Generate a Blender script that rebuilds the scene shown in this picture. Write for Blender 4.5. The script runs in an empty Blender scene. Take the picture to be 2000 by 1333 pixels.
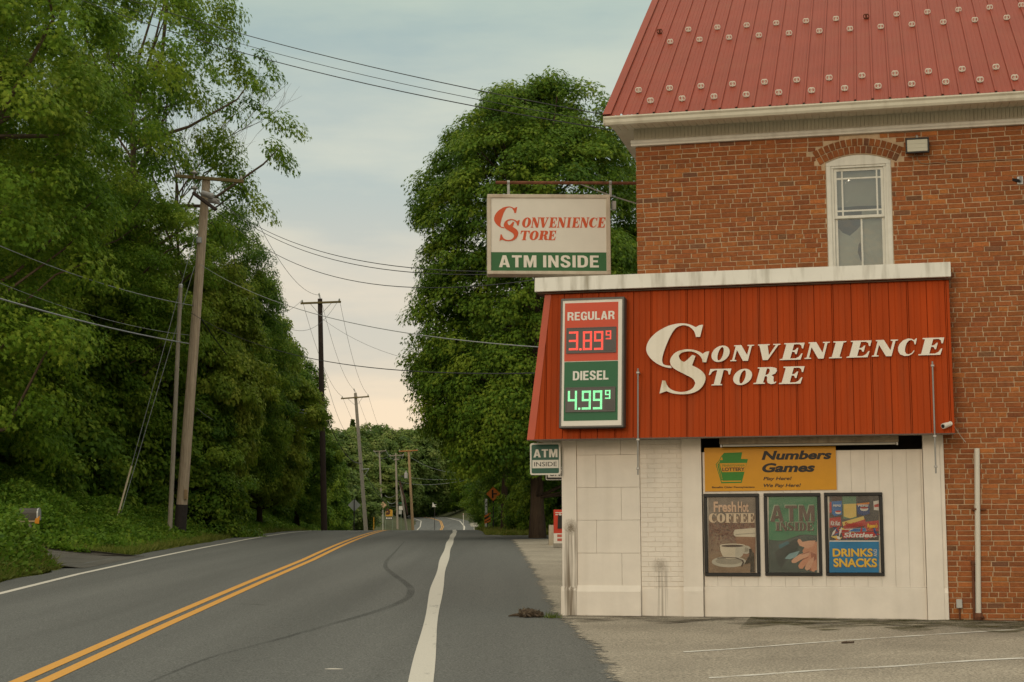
import bpy, math, random
import numpy as np
from mathutils import Matrix, Vector

# ------------------------------------------------------------------ camera, sky, sun, exposure
C = bpy.context.scene.collection
SC = bpy.context.scene
EYE = Vector((0.0, 0.0, 1.7)); FPX = 3100.0; PITCH = math.radians(6.3); ROLL = math.radians(-0.25)
CAMM = Matrix.Rotation(math.pi/2+PITCH, 4, 'X') @ Matrix.Rotation(ROLL, 4, 'Z')
cd = bpy.data.cameras.new('camera'); cam = bpy.data.objects.new('camera', cd); C.objects.link(cam)
cam.matrix_world = Matrix.Translation(EYE) @ CAMM
cd.sensor_width = 36; cd.lens = FPX/2000*36; cd.clip_end = 3000; cd.clip_start = 0.1
SC.camera = cam
SC.view_settings.view_transform = 'Standard'; SC.view_settings.look = 'None'
SC.view_settings.exposure = 0.06; SC.view_settings.gamma = 1.0
SC.render.resolution_x = 1024; SC.render.resolution_y = 682
try:
    SC.cycles.use_denoising = True
    SC.cycles.max_bounces = 6; SC.cycles.transparent_max_bounces = 6
except Exception: pass

SUN_EL, SUN_AZ = math.radians(15), math.radians(205)   # azimuth clockwise from +Y: behind and left of the camera
W = bpy.data.worlds.new('World'); SC.world = W; W.use_nodes = True
def world():
    nt = W.node_tree; N = nt.nodes; N.clear(); K = nt.links
    out = N.new('ShaderNodeOutputWorld'); bg = N.new('ShaderNodeBackground'); bg.inputs[1].default_value = 0.1
    K.new(bg.outputs[0], out.inputs[0])
    sky = N.new('ShaderNodeTexSky'); sky.sky_type = 'NISHITA'; sky.sun_disc = False
    sky.sun_elevation = SUN_EL; sky.sun_rotation = SUN_AZ
    tc = N.new('ShaderNodeTexCoord'); sep = N.new('ShaderNodeSeparateXYZ'); K.new(tc.outputs['Generated'], sep.inputs[0])
    ramp = N.new('ShaderNodeValToRGB'); K.new(sep.outputs[2], ramp.inputs[0])
    cr = ramp.color_ramp; cr.interpolation = 'EASE'
    stops = [(0.0, (.76,.60,.44)), (0.05, (.82,.68,.52)), (0.13, (.76,.67,.53)), (0.22, (.58,.62,.54)), (0.34, (.42,.53,.48)), (0.6, (.98,.97,.82)), (1.0, (1.65,1.53,1.22))]
    while len(cr.elements) < len(stops): cr.elements.new(0.5)
    for e, (p, c) in zip(cr.elements, stops): e.position = p; e.color = (*c, 1)
    mp = N.new('ShaderNodeMapping'); mp.inputs['Scale'].default_value = (1.2, 1.2, 5.0); mp.inputs['Rotation'].default_value = (0.05,0.12,0)
    K.new(tc.outputs['Generated'], mp.inputs[0])
    no = N.new('ShaderNodeTexNoise'); no.inputs['Scale'].default_value = 3.2; no.inputs['Detail'].default_value = 7; no.inputs['Roughness'].default_value = .55
    K.new(mp.outputs[0], no.inputs[0])
    cl = N.new('ShaderNodeValToRGB'); K.new(no.outputs[0], cl.inputs[0])
    cl.color_ramp.elements[0].position = .40; cl.color_ramp.elements[0].color = (.87,.91,.96,1)
    cl.color_ramp.elements[1].position = .64; cl.color_ramp.elements[1].color = (1.2,1.13,1.05,1)
    mul = N.new('ShaderNodeMix'); mul.data_type = 'RGBA'; mul.blend_type = 'MULTIPLY'; mul.inputs[0].default_value = 1
    K.new(ramp.outputs[0], mul.inputs[6]); K.new(cl.outputs[0], mul.inputs[7])
    sc10 = N.new('ShaderNodeMix'); sc10.data_type = 'RGBA'; sc10.blend_type = 'MULTIPLY'; sc10.inputs[0].default_value = 1
    K.new(mul.outputs[2], sc10.inputs[6]); sc10.inputs[7].default_value = (10,10,10,1)
    mx = N.new('ShaderNodeMix'); mx.data_type = 'RGBA'; mx.inputs[0].default_value = .88
    K.new(sky.outputs[0], mx.inputs[6]); K.new(sc10.outputs[2], mx.inputs[7])
    K.new(mx.outputs[2], bg.inputs[0])
world()
sl = bpy.data.lights.new('sun', 'SUN'); sl.energy = .8; sl.angle = math.radians(18); sl.color = (1.0, .79, .56)
sun = bpy.data.objects.new('sun', sl); C.objects.link(sun)
sd = Vector((math.sin(SUN_AZ)*math.cos(SUN_EL), math.cos(SUN_AZ)*math.cos(SUN_EL), math.sin(SUN_EL)))
sun.rotation_euler = sd.to_track_quat('Z', 'Y').to_euler(); sun.location = (-20,-20,40)

# ------------------------------------------------------------------ rays through the photograph (only used to measure places on real planes)
def ray(px, py):
    return (CAMM.to_3x3() @ Vector(((px-1000)/FPX, -(py-666.5)/FPX, -1)))
def atY(px, py, Y):
    r = ray(px, py); t = Y/r.y
    return EYE + r*t
def zroad(Y):
    a, b = 45.0, 95.0
    s0, s1 = .0165, -.008
    if Y < a: return -.05+s0*Y
    za = -.05+s0*a
    if Y < b:
        d = Y-a; return za+s0*d+.5*(s1-s0)/(b-a)*d*d
    zb = za+(s0+s1)/2*(b-a)
    d = Y-b
    key = [(0,0),(20,-.55),(45,-1.9),(75,-3.0),(105,-3.0),(140,-1.9),(165,-.95),(200,-.1),(235,.5),(300,1.2),(420,2.5)]
    if d >= 420: return zb+2.5
    for (x0,y0),(x1,y1) in zip(key, key[1:]):
        if d <= x1:
            t = (d-x0)/(x1-x0); return zb+y0+(y1-y0)*t
def onroad(px, py):
    r = ray(px, py); lo, hi = 2.0, 86.0
    f = lambda Y: EYE.z+r.z*Y/r.y-zroad(Y)
    for _ in range(60):
        m = (lo+hi)/2
        if f(m) > 0: lo = m
        else: hi = m
    return Vector((r.x*lo/r.y, lo, zroad(lo)))
# building frame: x along the side wall to the right, y into the building, z up
TH = math.radians(13); BO = Vector(((1096-1000)/FPX*22.45, 22.45, 0.0))
BM = Matrix.Translation(BO) @ Matrix.Rotation(-TH, 4, 'Z'); BMI = BM.inverted()
def L(px, py, y=0.0):
    o = BMI @ EYE; r = (BMI.to_3x3() @ ray(px, py)); t = (y-o.y)/r.y
    p = o+r*t
    return p.x, p.z
def onplane_local(px, py, P0, n):
    o = BMI @ EYE; r = BMI.to_3x3() @ ray(px, py); n = Vector(n); t = (Vector(P0)-o).dot(n)/r.dot(n)
    return o+r*t

# ------------------------------------------------------------------ materials
MATS = {}
def mat(name, col, rough=.7, var=.12, scale=6.0, bump=0.0, bscale=None, spec=.3, metal=0.0, emit=None, attr=None, streak=None, stretch=None, detail=6, coat=0):
    """principled material; var = colour variation by object-space noise; streak = (colour, amount, scale) vertical weather streaks"""
    if name in MATS: return MATS[name]
    m = bpy.data.materials.new(name); m.use_nodes = True; MATS[name] = m
    nt = m.node_tree; N = nt.nodes; K = nt.links; P = N['Principled BSDF']
    P.inputs['Roughness'].default_value = rough; P.inputs['Metallic'].default_value = metal
    P.inputs['Specular IOR Level'].default_value = spec
    if coat: P.inputs['Coat Weight'].default_value = coat
    tc = N.new('ShaderNodeTexCoord'); src = tc.outputs['Object']
    if stretch:
        mp = N.new('ShaderNodeMapping'); mp.inputs['Scale'].default_value = stretch; K.new(src, mp.inputs[0]); src2 = mp.outputs[0]
    else: src2 = src
    if attr:
        a = N.new('ShaderNodeAttribute'); a.attribute_name = attr; base = a.outputs['Color']
    else:
        r = N.new('ShaderNodeRGB'); r.outputs[0].default_value = (*col, 1); base = r.outputs[0]
    if var:
        no = N.new('ShaderNodeTexNoise'); no.inputs['Scale'].default_value = scale; no.inputs['Detail'].default_value = detail; no.inputs['Roughness'].default_value = .6
        K.new(src2, no.inputs[0])
        mr = N.new('ShaderNodeMapRange'); mr.inputs[1].default_value = .28; mr.inputs[2].default_value = .72; mr.inputs[3].default_value = 1-var; mr.inputs[4].default_value = 1+var
        K.new(no.outputs[0], mr.inputs[0])
        mx = N.new('ShaderNodeMix'); mx.data_type = 'RGBA'; mx.blend_type = 'MULTIPLY'; mx.inputs[0].default_value = 1
        K.new(base, mx.inputs[6]); K.new(mr.outputs[0], mx.inputs[7]); base = mx.outputs[2]
    if streak:
        sc, amt, ss = streak
        mp = N.new('ShaderNodeMapping'); mp.inputs['Scale'].default_value = (ss, ss, ss*.07); K.new(src, mp.inputs[0])
        n2 = N.new('ShaderNodeTexNoise'); n2.inputs['Scale'].default_value = 1; n2.inputs['Detail'].default_value = 5; K.new(mp.outputs[0], n2.inputs[0])
        m2 = N.new('ShaderNodeMapRange'); m2.inputs[1].default_value = .5; m2.inputs[2].default_value = .78; m2.inputs[3].default_value = 0; m2.inputs[4].default_value = amt; m2.clamp = True
        K.new(n2.outputs[0], m2.inputs[0])
        m3 = N.new('ShaderNodeMix'); m3.data_type = 'RGBA'; K.new(m2.outputs[0], m3.inputs[0]); K.new(base, m3.inputs[6]); m3.inputs[7].default_value = (*sc, 1); base = m3.outputs[2]
    K.new(base, P.inputs['Base Color'])
    if emit:
        P.inputs['Emission Color'].default_value = (*emit[0], 1); P.inputs['Emission Strength'].default_value = emit[1]
    if bump:
        nb = N.new('ShaderNodeTexNoise'); nb.inputs['Scale'].default_value = bscale or scale*4; nb.inputs['Detail'].default_value = 5
        K.new(src2, nb.inputs[0]); b = N.new('ShaderNodeBump'); b.inputs['Strength'].default_value = bump; b.inputs['Distance'].default_value = .02
        K.new(nb.outputs[0], b.inputs['Height']); K.new(b.outputs[0], P.inputs['Normal'])
    return m
def asphalt(name, c0, c1, patch, fine=90.0, big=.35, stretch=(1,.25,1)):
    m = bpy.data.materials.new(name); m.use_nodes = True; N = m.node_tree.nodes; K = m.node_tree.links; P = N['Principled BSDF']
    P.inputs['Roughness'].default_value = .88; P.inputs['Specular IOR Level'].default_value = .25
    ge = N.new('ShaderNodeNewGeometry')
    f = N.new('ShaderNodeTexNoise'); f.inputs['Scale'].default_value = fine; f.inputs['Detail'].default_value = 3; f.inputs['Roughness'].default_value = .8; K.new(ge.outputs['Position'], f.inputs[0])
    r = N.new('ShaderNodeValToRGB'); K.new(f.outputs[0], r.inputs[0]); e = r.color_ramp.elements
    e[0].position = .36; e[0].color = (*c0, 1); e[1].position = .66; e[1].color = (*c1, 1)
    v = N.new('ShaderNodeTexVoronoi'); v.inputs['Scale'].default_value = fine*.45; K.new(ge.outputs['Position'], v.inputs[0])
    vr = N.new('ShaderNodeMapRange'); vr.inputs[1].default_value = 0; vr.inputs[2].default_value = .22; vr.inputs[3].default_value = 1.5; vr.inputs[4].default_value = 1; K.new(v.outputs['Distance'], vr.inputs[0])
    mp = N.new('ShaderNodeMapping'); mp.inputs['Scale'].default_value = stretch; K.new(ge.outputs['Position'], mp.inputs[0])
    b = N.new('ShaderNodeTexNoise'); b.inputs['Scale'].default_value = big; b.inputs['Detail'].default_value = 6; K.new(mp.outputs[0], b.inputs[0])
    mr = N.new('ShaderNodeMapRange'); mr.inputs[1].default_value = .3; mr.inputs[2].default_value = .7; mr.inputs[3].default_value = 1-patch; mr.inputs[4].default_value = 1+patch; K.new(b.outputs[0], mr.inputs[0])
    m1 = N.new('ShaderNodeMix'); m1.data_type = 'RGBA'; m1.blend_type = 'MULTIPLY'; m1.inputs[0].default_value = 1; K.new(r.outputs[0], m1.inputs[6]); K.new(mr.outputs[0], m1.inputs[7])
    m2 = N.new('ShaderNodeMix'); m2.data_type = 'RGBA'; m2.blend_type = 'MULTIPLY'; m2.inputs[0].default_value = .6; K.new(m1.outputs[2], m2.inputs[6]); K.new(vr.outputs[0], m2.inputs[7])
    K.new(m2.outputs[2], P.inputs['Base Color'])
    bp = N.new('ShaderNodeBump'); bp.inputs['Strength'].default_value = .5; bp.inputs['Distance'].default_value = .006; K.new(f.outputs[0], bp.inputs['Height']); K.new(bp.outputs[0], P.inputs['Normal'])
    MATS[name] = m; return m
def worn_paint(name, col, under, wear=.5, scale=5.0):
    """road paint worn through in patches to the asphalt colour"""
    m = bpy.data.materials.new(name); m.use_nodes = True; N = m.node_tree.nodes; K = m.node_tree.links; P = N['Principled BSDF']
    P.inputs['Roughness'].default_value = .8
    ge = N.new('ShaderNodeNewGeometry'); mp = N.new('ShaderNodeMapping'); mp.inputs['Scale'].default_value = (1,.16,1); K.new(ge.outputs['Position'], mp.inputs[0])
    n = N.new('ShaderNodeTexNoise'); n.inputs['Scale'].default_value = scale; n.inputs['Detail'].default_value = 9; n.inputs['Roughness'].default_value = .72; K.new(mp.outputs[0], n.inputs[0])
    mr = N.new('ShaderNodeMapRange'); mr.inputs[1].default_value = wear; mr.inputs[2].default_value = wear+.16; K.new(n.outputs[0], mr.inputs[0])
    n2 = N.new('ShaderNodeTexNoise'); n2.inputs['Scale'].default_value = 70; n2.inputs['Detail'].default_value = 3; K.new(ge.outputs['Position'], n2.inputs[0])
    m0 = N.new('ShaderNodeMapRange'); m0.inputs[3].default_value = .72; m0.inputs[4].default_value = 1.28; K.new(n2.outputs[0], m0.inputs[0])
    mc = N.new('ShaderNodeMix'); mc.data_type = 'RGBA'; mc.blend_type = 'MULTIPLY'; mc.inputs[0].default_value = 1; mc.inputs[6].default_value = (*col, 1); K.new(m0.outputs[0], mc.inputs[7])
    mx = N.new('ShaderNodeMix'); mx.data_type = 'RGBA'; K.new(mr.outputs[0], mx.inputs[0]); K.new(mc.outputs[2], mx.inputs[6]); mx.inputs[7].default_value = (*under, 1)
    K.new(mx.outputs[2], P.inputs['Base Color']); MATS[name] = m; return m
def foliage(name, dark, mid, light, trans=.3):
    """leaf colour runs with each leaf's own 'tone' value"""
    m = bpy.data.materials.new(name); m.use_nodes = True; N = m.node_tree.nodes; K = m.node_tree.links; P = N['Principled BSDF']; out = N['Material Output']
    a = N.new('ShaderNodeAttribute'); a.attribute_name = 'tone'
    r = N.new('ShaderNodeValToRGB'); K.new(a.outputs['Fac'], r.inputs[0]); e = r.color_ramp.elements
    e[0].position = 0; e[0].color = (*dark, 1); e[1].position = 1; e[1].color = (*light, 1); q = r.color_ramp.elements.new(.5); q.color = (*mid, 1)
    K.new(r.outputs[0], P.inputs['Base Color']); P.inputs['Roughness'].default_value = .6; P.inputs['Specular IOR Level'].default_value = .14
    t = N.new('ShaderNodeBsdfTranslucent'); K.new(r.outputs[0], t.inputs[0]); ms = N.new('ShaderNodeMixShader'); ms.inputs[0].default_value = trans
    K.new(P.outputs[0], ms.inputs[1]); K.new(t.outputs[0], ms.inputs[2]); K.new(ms.outputs[0], out.inputs[0]); MATS[name] = m; return m

# ------------------------------------------------------------------ mesh helpers
class MB:
    def __init__(s): s.v = []; s.f = []; s.m = []; s.col = {}
    def add(s, vs, fs, mi=0):
        o = len(s.v); s.v += [tuple(v) for v in vs]
        for f in fs: s.f.append([o+i for i in f]); s.m.append(mi)
        return s
    def box(s, x0, x1, y0, y1, z0, z1, mi=0):
        return s.add([(x0,y0,z0),(x1,y0,z0),(x1,y1,z0),(x0,y1,z0),(x0,y0,z1),(x1,y0,z1),(x1,y1,z1),(x0,y1,z1)],
                     [(0,3,2,1),(4,5,6,7),(0,1,5,4),(1,2,6,5),(2,3,7,6),(3,0,4,7)], mi)
    def bbox(s, x0, x1, y0, y1, z0, z1, b=.01, mi=0):
        """box with chamfered edges"""
        xs, ys, zs = (x0,x1), (y0,y1), (z0,z1); vs = []; idx = {}
        for i in (0,1):
            for j in (0,1):
                for k in (0,1):
                    sx, sy, sz = (1-2*i), (1-2*j), (1-2*k)
                    for ax in range(3):
                        p = [xs[i]+sx*b, ys[j]+sy*b, zs[k]+sz*b]; p[ax] = (xs[i],ys[j],zs[k])[ax]
                        idx[(i,j,k,ax)] = len(vs); vs.append(tuple(p))
        fs = []
        q = ((0,0),(1,0),(1,1),(0,1))
        for i in (0,1): fs.append([idx[(i,a,c,0)] for a,c in q]); fs.append([idx[(a,i,c,1)] for a,c in q]); fs.append([idx[(a,c,i,2)] for a,c in q])
        for i in (0,1):
            for j in (0,1):
                fs.append([idx[(i,j,0,0)],idx[(i,j,1,0)],idx[(i,j,1,1)],idx[(i,j,0,1)]])
                fs.append([idx[(i,0,j,0)],idx[(i,1,j,0)],idx[(i,1,j,2)],idx[(i,0,j,2)]])
                fs.append([idx[(0,i,j,1)],idx[(1,i,j,1)],idx[(1,i,j,2)],idx[(0,i,j,2)]])
                for k in (0,1): fs.append([idx[(i,j,k,0)],idx[(i,j,k,1)],idx[(i,j,k,2)]]) if j == 0 or True else None
        return s.add(vs, fs, mi)
    def tube(s, pts, rad, n=8, mi=0, cap=True):
        pts = [Vector(p) for p in pts]; k = len(pts)
        if not hasattr(rad, '__len__'): rad = [rad]*k
        rings = []; up = None
        for i, p in enumerate(pts):
            d = (pts[min(i+1,k-1)]-pts[max(i-1,0)]).normalized()
            if up is None:
                up = Vector((0,0,1)) if abs(d.z) < .9 else Vector((1,0,0))
            a = d.cross(up).normalized(); b = a.cross(d).normalized(); up = b
            rings.append([p+(a*math.cos(2*math.pi*j/n)+b*math.sin(2*math.pi*j/n))*rad[i] for j in range(n)])
        vs = [v for r in rings for v in r]; fs = []
        for i in range(k-1):
            for j in range(n): fs.append((i*n+j, i*n+(j+1)%n, (i+1)*n+(j+1)%n, (i+1)*n+j))
        if cap: fs.append(tuple(range(n-1,-1,-1))); fs.append(tuple((k-1)*n+j for j in range(n)))
        return s.add(vs, fs, mi)
    def lathe(s, c, prof, n=16, mi=0, axis='z'):
        vs = []
        for r, h in prof:
            for j in range(n):
                a = 2*math.pi*j/n; x, y = r*math.cos(a), r*math.sin(a)
                vs.append((c[0]+x, c[1]+y, c[2]+h) if axis == 'z' else ((c[0]+x, c[1]+h, c[2]+y) if axis == 'y' else (c[0]+h, c[1]+x, c[2]+y)))
        fs = []
        for i in range(len(prof)-1):
            for j in range(n): fs.append((i*n+j, i*n+(j+1)%n, (i+1)*n+(j+1)%n, (i+1)*n+j))
        fs.append(tuple(range(n-1,-1,-1))); fs.append(tuple((len(prof)-1)*n+j for j in range(n)))
        return s.add(vs, fs, mi)
    def prism(s, poly, y0, y1, mi=0):
        """polygon in (x, z) between depths y0 (front) and y1"""
        k = len(poly); vs = [(x,y0,z) for x,z in poly]+[(x,y1,z) for x,z in poly]
        fs = [tuple(range(k)), tuple(range(2*k-1,k-1,-1))]+[(i,(i+1)%k,(i+1)%k+k,i+k) for i in range(k)]
        return s.add(vs, fs, mi)
    def flat(s, poly, y, mi=0):
        return s.add([(x,y,z) for x,z in poly], [tuple(range(len(poly)))], mi)
    def sweep_x(s, prof, x0, x1, mi=0, closed=True):
        """profile in (y, z) swept along x"""
        k = len(prof); vs = [(x0,y,z) for y,z in prof]+[(x1,y,z) for y,z in prof]
        fs = [(i,(i+1)%k,(i+1)%k+k,i+k) for i in range(k if closed else k-1)]
        if closed: fs += [tuple(range(k-1,-1,-1)), tuple(range(k,2*k))]
        return s.add(vs, fs, mi)
    def xf(s, M): s.v = [tuple(M @ Vector(v)) for v in s.v]; return s
    def merge(s, o, mi=None):
        b = len(s.v); s.v += o.v
        for f, m in zip(o.f, o.m): s.f.append([b+i for i in f]); s.m.append(m if mi is None else mi)
        return s
def link_mesh(name, v, f, mats, mi=None, parent=None, off=(0,0,0), smooth=False):
    me = bpy.data.meshes.new(name); ox, oy, oz = off
    me.from_pydata([(x-ox,y-oy,z-oz) for x,y,z in v], [], f)
    for m in mats: me.materials.append(m)
    if mi and len(mats) > 1: me.polygons.foreach_set('material_index', mi)
    if smooth: me.polygons.foreach_set('use_smooth', [True]*len(me.polygons))
    me.update()
    o = bpy.data.objects.new(name, me); C.objects.link(o)
    if parent is not None: o.parent = parent
    return o
def tag(o, label=None, cat=None, group=None, kind=None):
    if label: o['label'] = label
    if cat: o['category'] = cat
    if group: o['group'] = group
    if kind: o['kind'] = kind
    return o
class Thing:
    """an Empty at the thing's base; parts are built in its own frame. local=True: coordinates given in the building frame"""
    def __init__(s, name, base, label, cat, group=None, local=False, rz=0.0):
        s.e = bpy.data.objects.new(name, None); C.objects.link(s.e); s.e.empty_display_size = .1
        s.base = Vector(base); s.local = local
        if local:
            s.e.location = BM @ s.base; s.e.rotation_euler = (0,0,-TH)
        else:
            s.e.location = s.base; s.e.rotation_euler = (0,0,rz)
        s.rz = rz
        tag(s.e, label, cat, group)
    def part(s, name, mb, mats, parent=None, smooth=False, label=None, own=False):
        """own=True: mb already given relative to the thing's base"""
        if not isinstance(mats, (list, tuple)): mats = [mats]
        o = link_mesh(name, mb.v, mb.f, mats, mb.m, parent or s.e, (0,0,0) if own else s.base, smooth)
        if label: o['label'] = label
        return o
def solo(name, mb, mats, label=None, cat=None, group=None, kind=None, smooth=False, origin=None):
    if not isinstance(mats, (list, tuple)): mats = [mats]
    if origin is None and mb.v:
        a = np.array(mb.v); origin = tuple(((a.min(0)+a.max(0))/2)[:2])+(float(a[:,2].min()),)
    o = link_mesh(name, mb.v, mb.f, mats, mb.m, None, origin, smooth); o.location = origin
    return tag(o, label, cat, group, kind)

def curve_fill(loops, extrude=0.0):
    """fill 2-D loops (holes allowed), extruded; returns verts (x, z, depth), faces"""
    cu = bpy.data.curves.new('tmp', 'CURVE'); cu.dimensions = '2D'; cu.fill_mode = 'BOTH'; cu.extrude = extrude
    for lp in loops:
        sp = cu.splines.new('POLY'); sp.points.add(len(lp)-1); sp.use_cyclic_u = True
        for p, (x, z) in zip(sp.points, lp): p.co = (x, z, 0, 1)
    return _curve_mesh(cu)
def _curve_mesh(cu):
    o = bpy.data.objects.new('tmp', cu); C.objects.link(o); dg = bpy.context.evaluated_depsgraph_get(); dg.update()
    me = bpy.data.meshes.new_from_object(o.evaluated_get(dg))
    v = [tuple(x.co) for x in me.vertices]; f = [tuple(p.vertices) for p in me.polygons]
    C.objects.unlink(o); bpy.data.objects.remove(o); bpy.data.curves.remove(cu); bpy.data.meshes.remove(me)
    return v, f
_TX = {}
def text_raw(s, bold=0.0, extrude=.002, spacing=1.0):
    k = (s, bold, extrude, spacing)
    if k not in _TX:
        cu = bpy.data.curves.new('t', 'FONT'); cu.body = s; cu.size = 1; cu.offset = bold; cu.extrude = extrude; cu.space_character = spacing; cu.resolution_u = 4
        cu.fill_mode = 'FRONT' if extrude == 0 else 'BOTH'
        _TX[k] = _curve_mesh(cu)
    return _TX[k]
def text_mb(s, x0, x1, z0, z1, y, bold=0.0, shear=0.0, depth=.003, mi=0, mb=None, spacing=1.0, rot=0):
    """lettering fitted to the rectangle x0..x1, z0..z1, its back on depth y"""
    v, f = text_raw(s, bold, .5, spacing)
    a = np.array(v); a[:,0] += shear*a[:,1]
    if rot: a = np.stack([-a[:,1] if rot > 0 else a[:,1], a[:,0] if rot > 0 else -a[:,0], a[:,2]], 1)
    lo, hi = a.min(0), a.max(0)
    X = x0+(a[:,0]-lo[0])/(hi[0]-lo[0])*(x1-x0); Z = z0+(a[:,1]-lo[1])/(hi[1]-lo[1])*(z1-z0); Y = y-(a[:,2]+.5)*depth
    mb = mb or MB(); return mb.add(np.stack([X,Y,Z],1).tolist(), f, mi)
def ell(cx, cz, rx, rz, n=24, a0=0, a1=2*math.pi, rot=0):
    full = abs(a1-a0-2*math.pi) < 1e-6; P = []
    for i in range(n if full else n+1):
        a = a0+(a1-a0)*i/n; x, z = rx*math.cos(a), rz*math.sin(a)
        P.append((cx+x*math.cos(rot)-z*math.sin(rot), cz+x*math.sin(rot)+z*math.cos(rot)))
    return P
# ---- slab-serif letters, upright, cap height 1 (outer loop, then holes)
GL = {
 'O': [ell(.5,.5,.5,.53,36), ell(.5,.5,.15,.43,28)[::-1]],
 'N': [[(0,0),(0,.06),(.1,.08),(.1,.92),(0,.94),(0,1),(.4,1),(.87,.36),(.87,.92),(.75,.94),(.75,1),(1.12,1),(1.12,.94),(1.0,.92),(1.0,0),(.72,0),(.22,.7),(.22,.08),(.34,.06),(.34,0)]],
 'V': [[(0,1),(0,.94),(.08,.92),(.45,0),(.68,0),(.97,.92),(1.06,.94),(1.06,1),(.72,1),(.72,.94),(.85,.92),(.67,.3),(.47,.92),(.56,.94),(.56,1)]],
 'E': [[(0,0),(0,.06),(.12,.08),(.12,.92),(0,.94),(0,1),(1.0,1),(1.0,.66),(.94,.66),(.87,.84),(.75,.92),(.5,.92),(.5,.55),(.62,.57),(.7,.7),(.76,.7),(.76,.33),(.7,.33),(.62,.46),(.5,.48),(.5,.08),(.76,.08),(.9,.17),(.98,.36),(1.04,.36),(1.02,0)]],
 'I': [[(0,0),(0,.06),(.12,.08),(.12,.92),(0,.94),(0,1),(.6,1),(.6,.94),(.48,.92),(.48,.08),(.6,.06),(.6,0)]],
 'C': [[(.98,1.02),(.98,.66),(.92,.66),(.84,.84),(.68,.94),(.54,.9),(.44,.74),(.41,.5),(.44,.27),(.54,.11),(.7,.06),(.86,.14),(.95,.3),(1.0,.27),(.91,.09),(.72,-.02),(.48,-.03),(.2,.08),(.05,.28),(0,.5),(.05,.72),(.2,.92),(.46,1.03),(.7,1.0),(.84,.91),(.92,1.02)]],
 'T': [[(.3,0),(.3,.06),(.42,.08),(.42,.92),(.3,.92),(.15,.84),(.07,.64),(0,.64),(0,1),(1.2,1),(1.2,.64),(1.13,.64),(1.05,.84),(.9,.92),(.78,.92),(.78,.08),(.9,.06),(.9,0)]],
 'R': [[(0,0),(0,.06),(.12,.08),(.12,.92),(0,.94),(0,1),(.72,1),(.95,.93),(1.02,.76),(.96,.6),(.8,.51),(.93,.42),(.97,.2),(1.03,.08),(1.1,.13),(1.14,.1),(1.08,0),(.9,-.03),(.72,.04),(.64,.2),(.62,.38),(.56,.46),(.48,.46),(.48,.08),(.58,.06),(.58,0)], [(.48,.54),(.56,.54),(.63,.6),(.66,.74),(.63,.86),(.56,.92),(.48,.92)]],
 'F': [[(0,0),(0,.06),(.12,.08),(.12,.92),(0,.94),(0,1),(1.0,1),(1.0,.66),(.94,.66),(.87,.84),(.75,.92),(.5,.92),(.5,.55),(.62,.57),(.7,.7),(.76,.7),(.76,.33),(.7,.33),(.62,.46),(.5,.48),(.5,.08),(.64,.06),(.64,0)]],
 'D': [[(0,0),(0,.06),(.12,.08),(.12,.92),(0,.94),(0,1),(.6,1),(.88,.9),(1.02,.7),(1.05,.5),(1.02,.3),(.88,.1),(.6,0)], [(.46,.08),(.56,.1),(.64,.25),(.66,.5),(.64,.75),(.56,.9),(.46,.92)]],
 'S': [[(0,0),(0,.36),(.08,.36),(.18,.14),(.36,.05),(.5,.1),(.52,.2),(.42,.3),(.16,.44),(.02,.6),(.02,.8),(.14,.96),(.34,1.03),(.54,1.0),(.66,.93),(.74,1),(.78,1),(.78,.68),(.71,.68),(.62,.87),(.46,.95),(.33,.9),(.32,.8),(.42,.7),(.68,.57),(.84,.42),(.86,.22),(.74,.06),(.5,-.03),(.28,0),(.14,.08),(.06,0)]],
}
_G = {}
def glyph_mb(ch, x0, x1, z0, z1, y, depth, shear=0.0, mb=None, mi=0, lean=None):
    if ch not in _G: _G[ch] = curve_fill(GL[ch], .5)
    v, f = _G[ch]; a = np.array(v); a[:,0] += shear*a[:,1]; lo, hi = a.min(0), a.max(0)
    X = x0+(a[:,0]-lo[0])/(hi[0]-lo[0])*(x1-x0); t = (a[:,1]-lo[1])/(hi[1]-lo[1]); Z = z0+t*(z1-z0); Y = y-(a[:,2]+.5)*depth
    if lean: Y = Y+lean(Z)
    mb = mb or MB(); return mb.add(np.stack([X,Y,Z],1).tolist(), f, mi)
# the two big overlapping initials, traced as outlines (unit: 1/1000 of their joint width)
BIGC = [(832,155),(795,303),(745,303),(738,272),(725,235),(690,195),(650,170),(600,158),(555,165),(510,185),(480,215),(450,260),(420,315),(395,375),(370,435),(350,495),(335,550),(330,600),(345,635),(375,650),(438,655),(450,683),(400,680),(330,660),(270,630),(215,590),(170,540),(145,495),(137,450),(145,400),(170,345),(210,295),(265,245),(330,205),(400,170),(470,150),(540,138),(600,137),(650,145),(700,163),(745,185),(790,157)]
BIGS = [(908,478),(870,612),(828,612),(822,580),(805,545),(775,515),(735,493),(690,480),(640,478),(590,488),(555,505),(537,530),(540,560),(560,590),(600,610),(640,585),(700,522),(740,535),(698,650),(750,675),(810,710),(850,755),(865,800),(855,850),(830,900),(790,945),(740,975),(680,995),(610,1003),(540,1003),(470,995),(420,980),(385,965),(300,995),(335,835),(372,838),(385,880),(410,920),(450,950),(500,968),(560,977),(620,972),(680,950),(720,915),(738,870),(725,830),(690,800),(640,775),(580,745),(520,715),(470,685),(440,650),(428,610),(432,575),(450,540),(485,500),(530,475),(590,458),(650,453),(710,458),(760,472),(800,490),(830,510),(860,485)]
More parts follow.
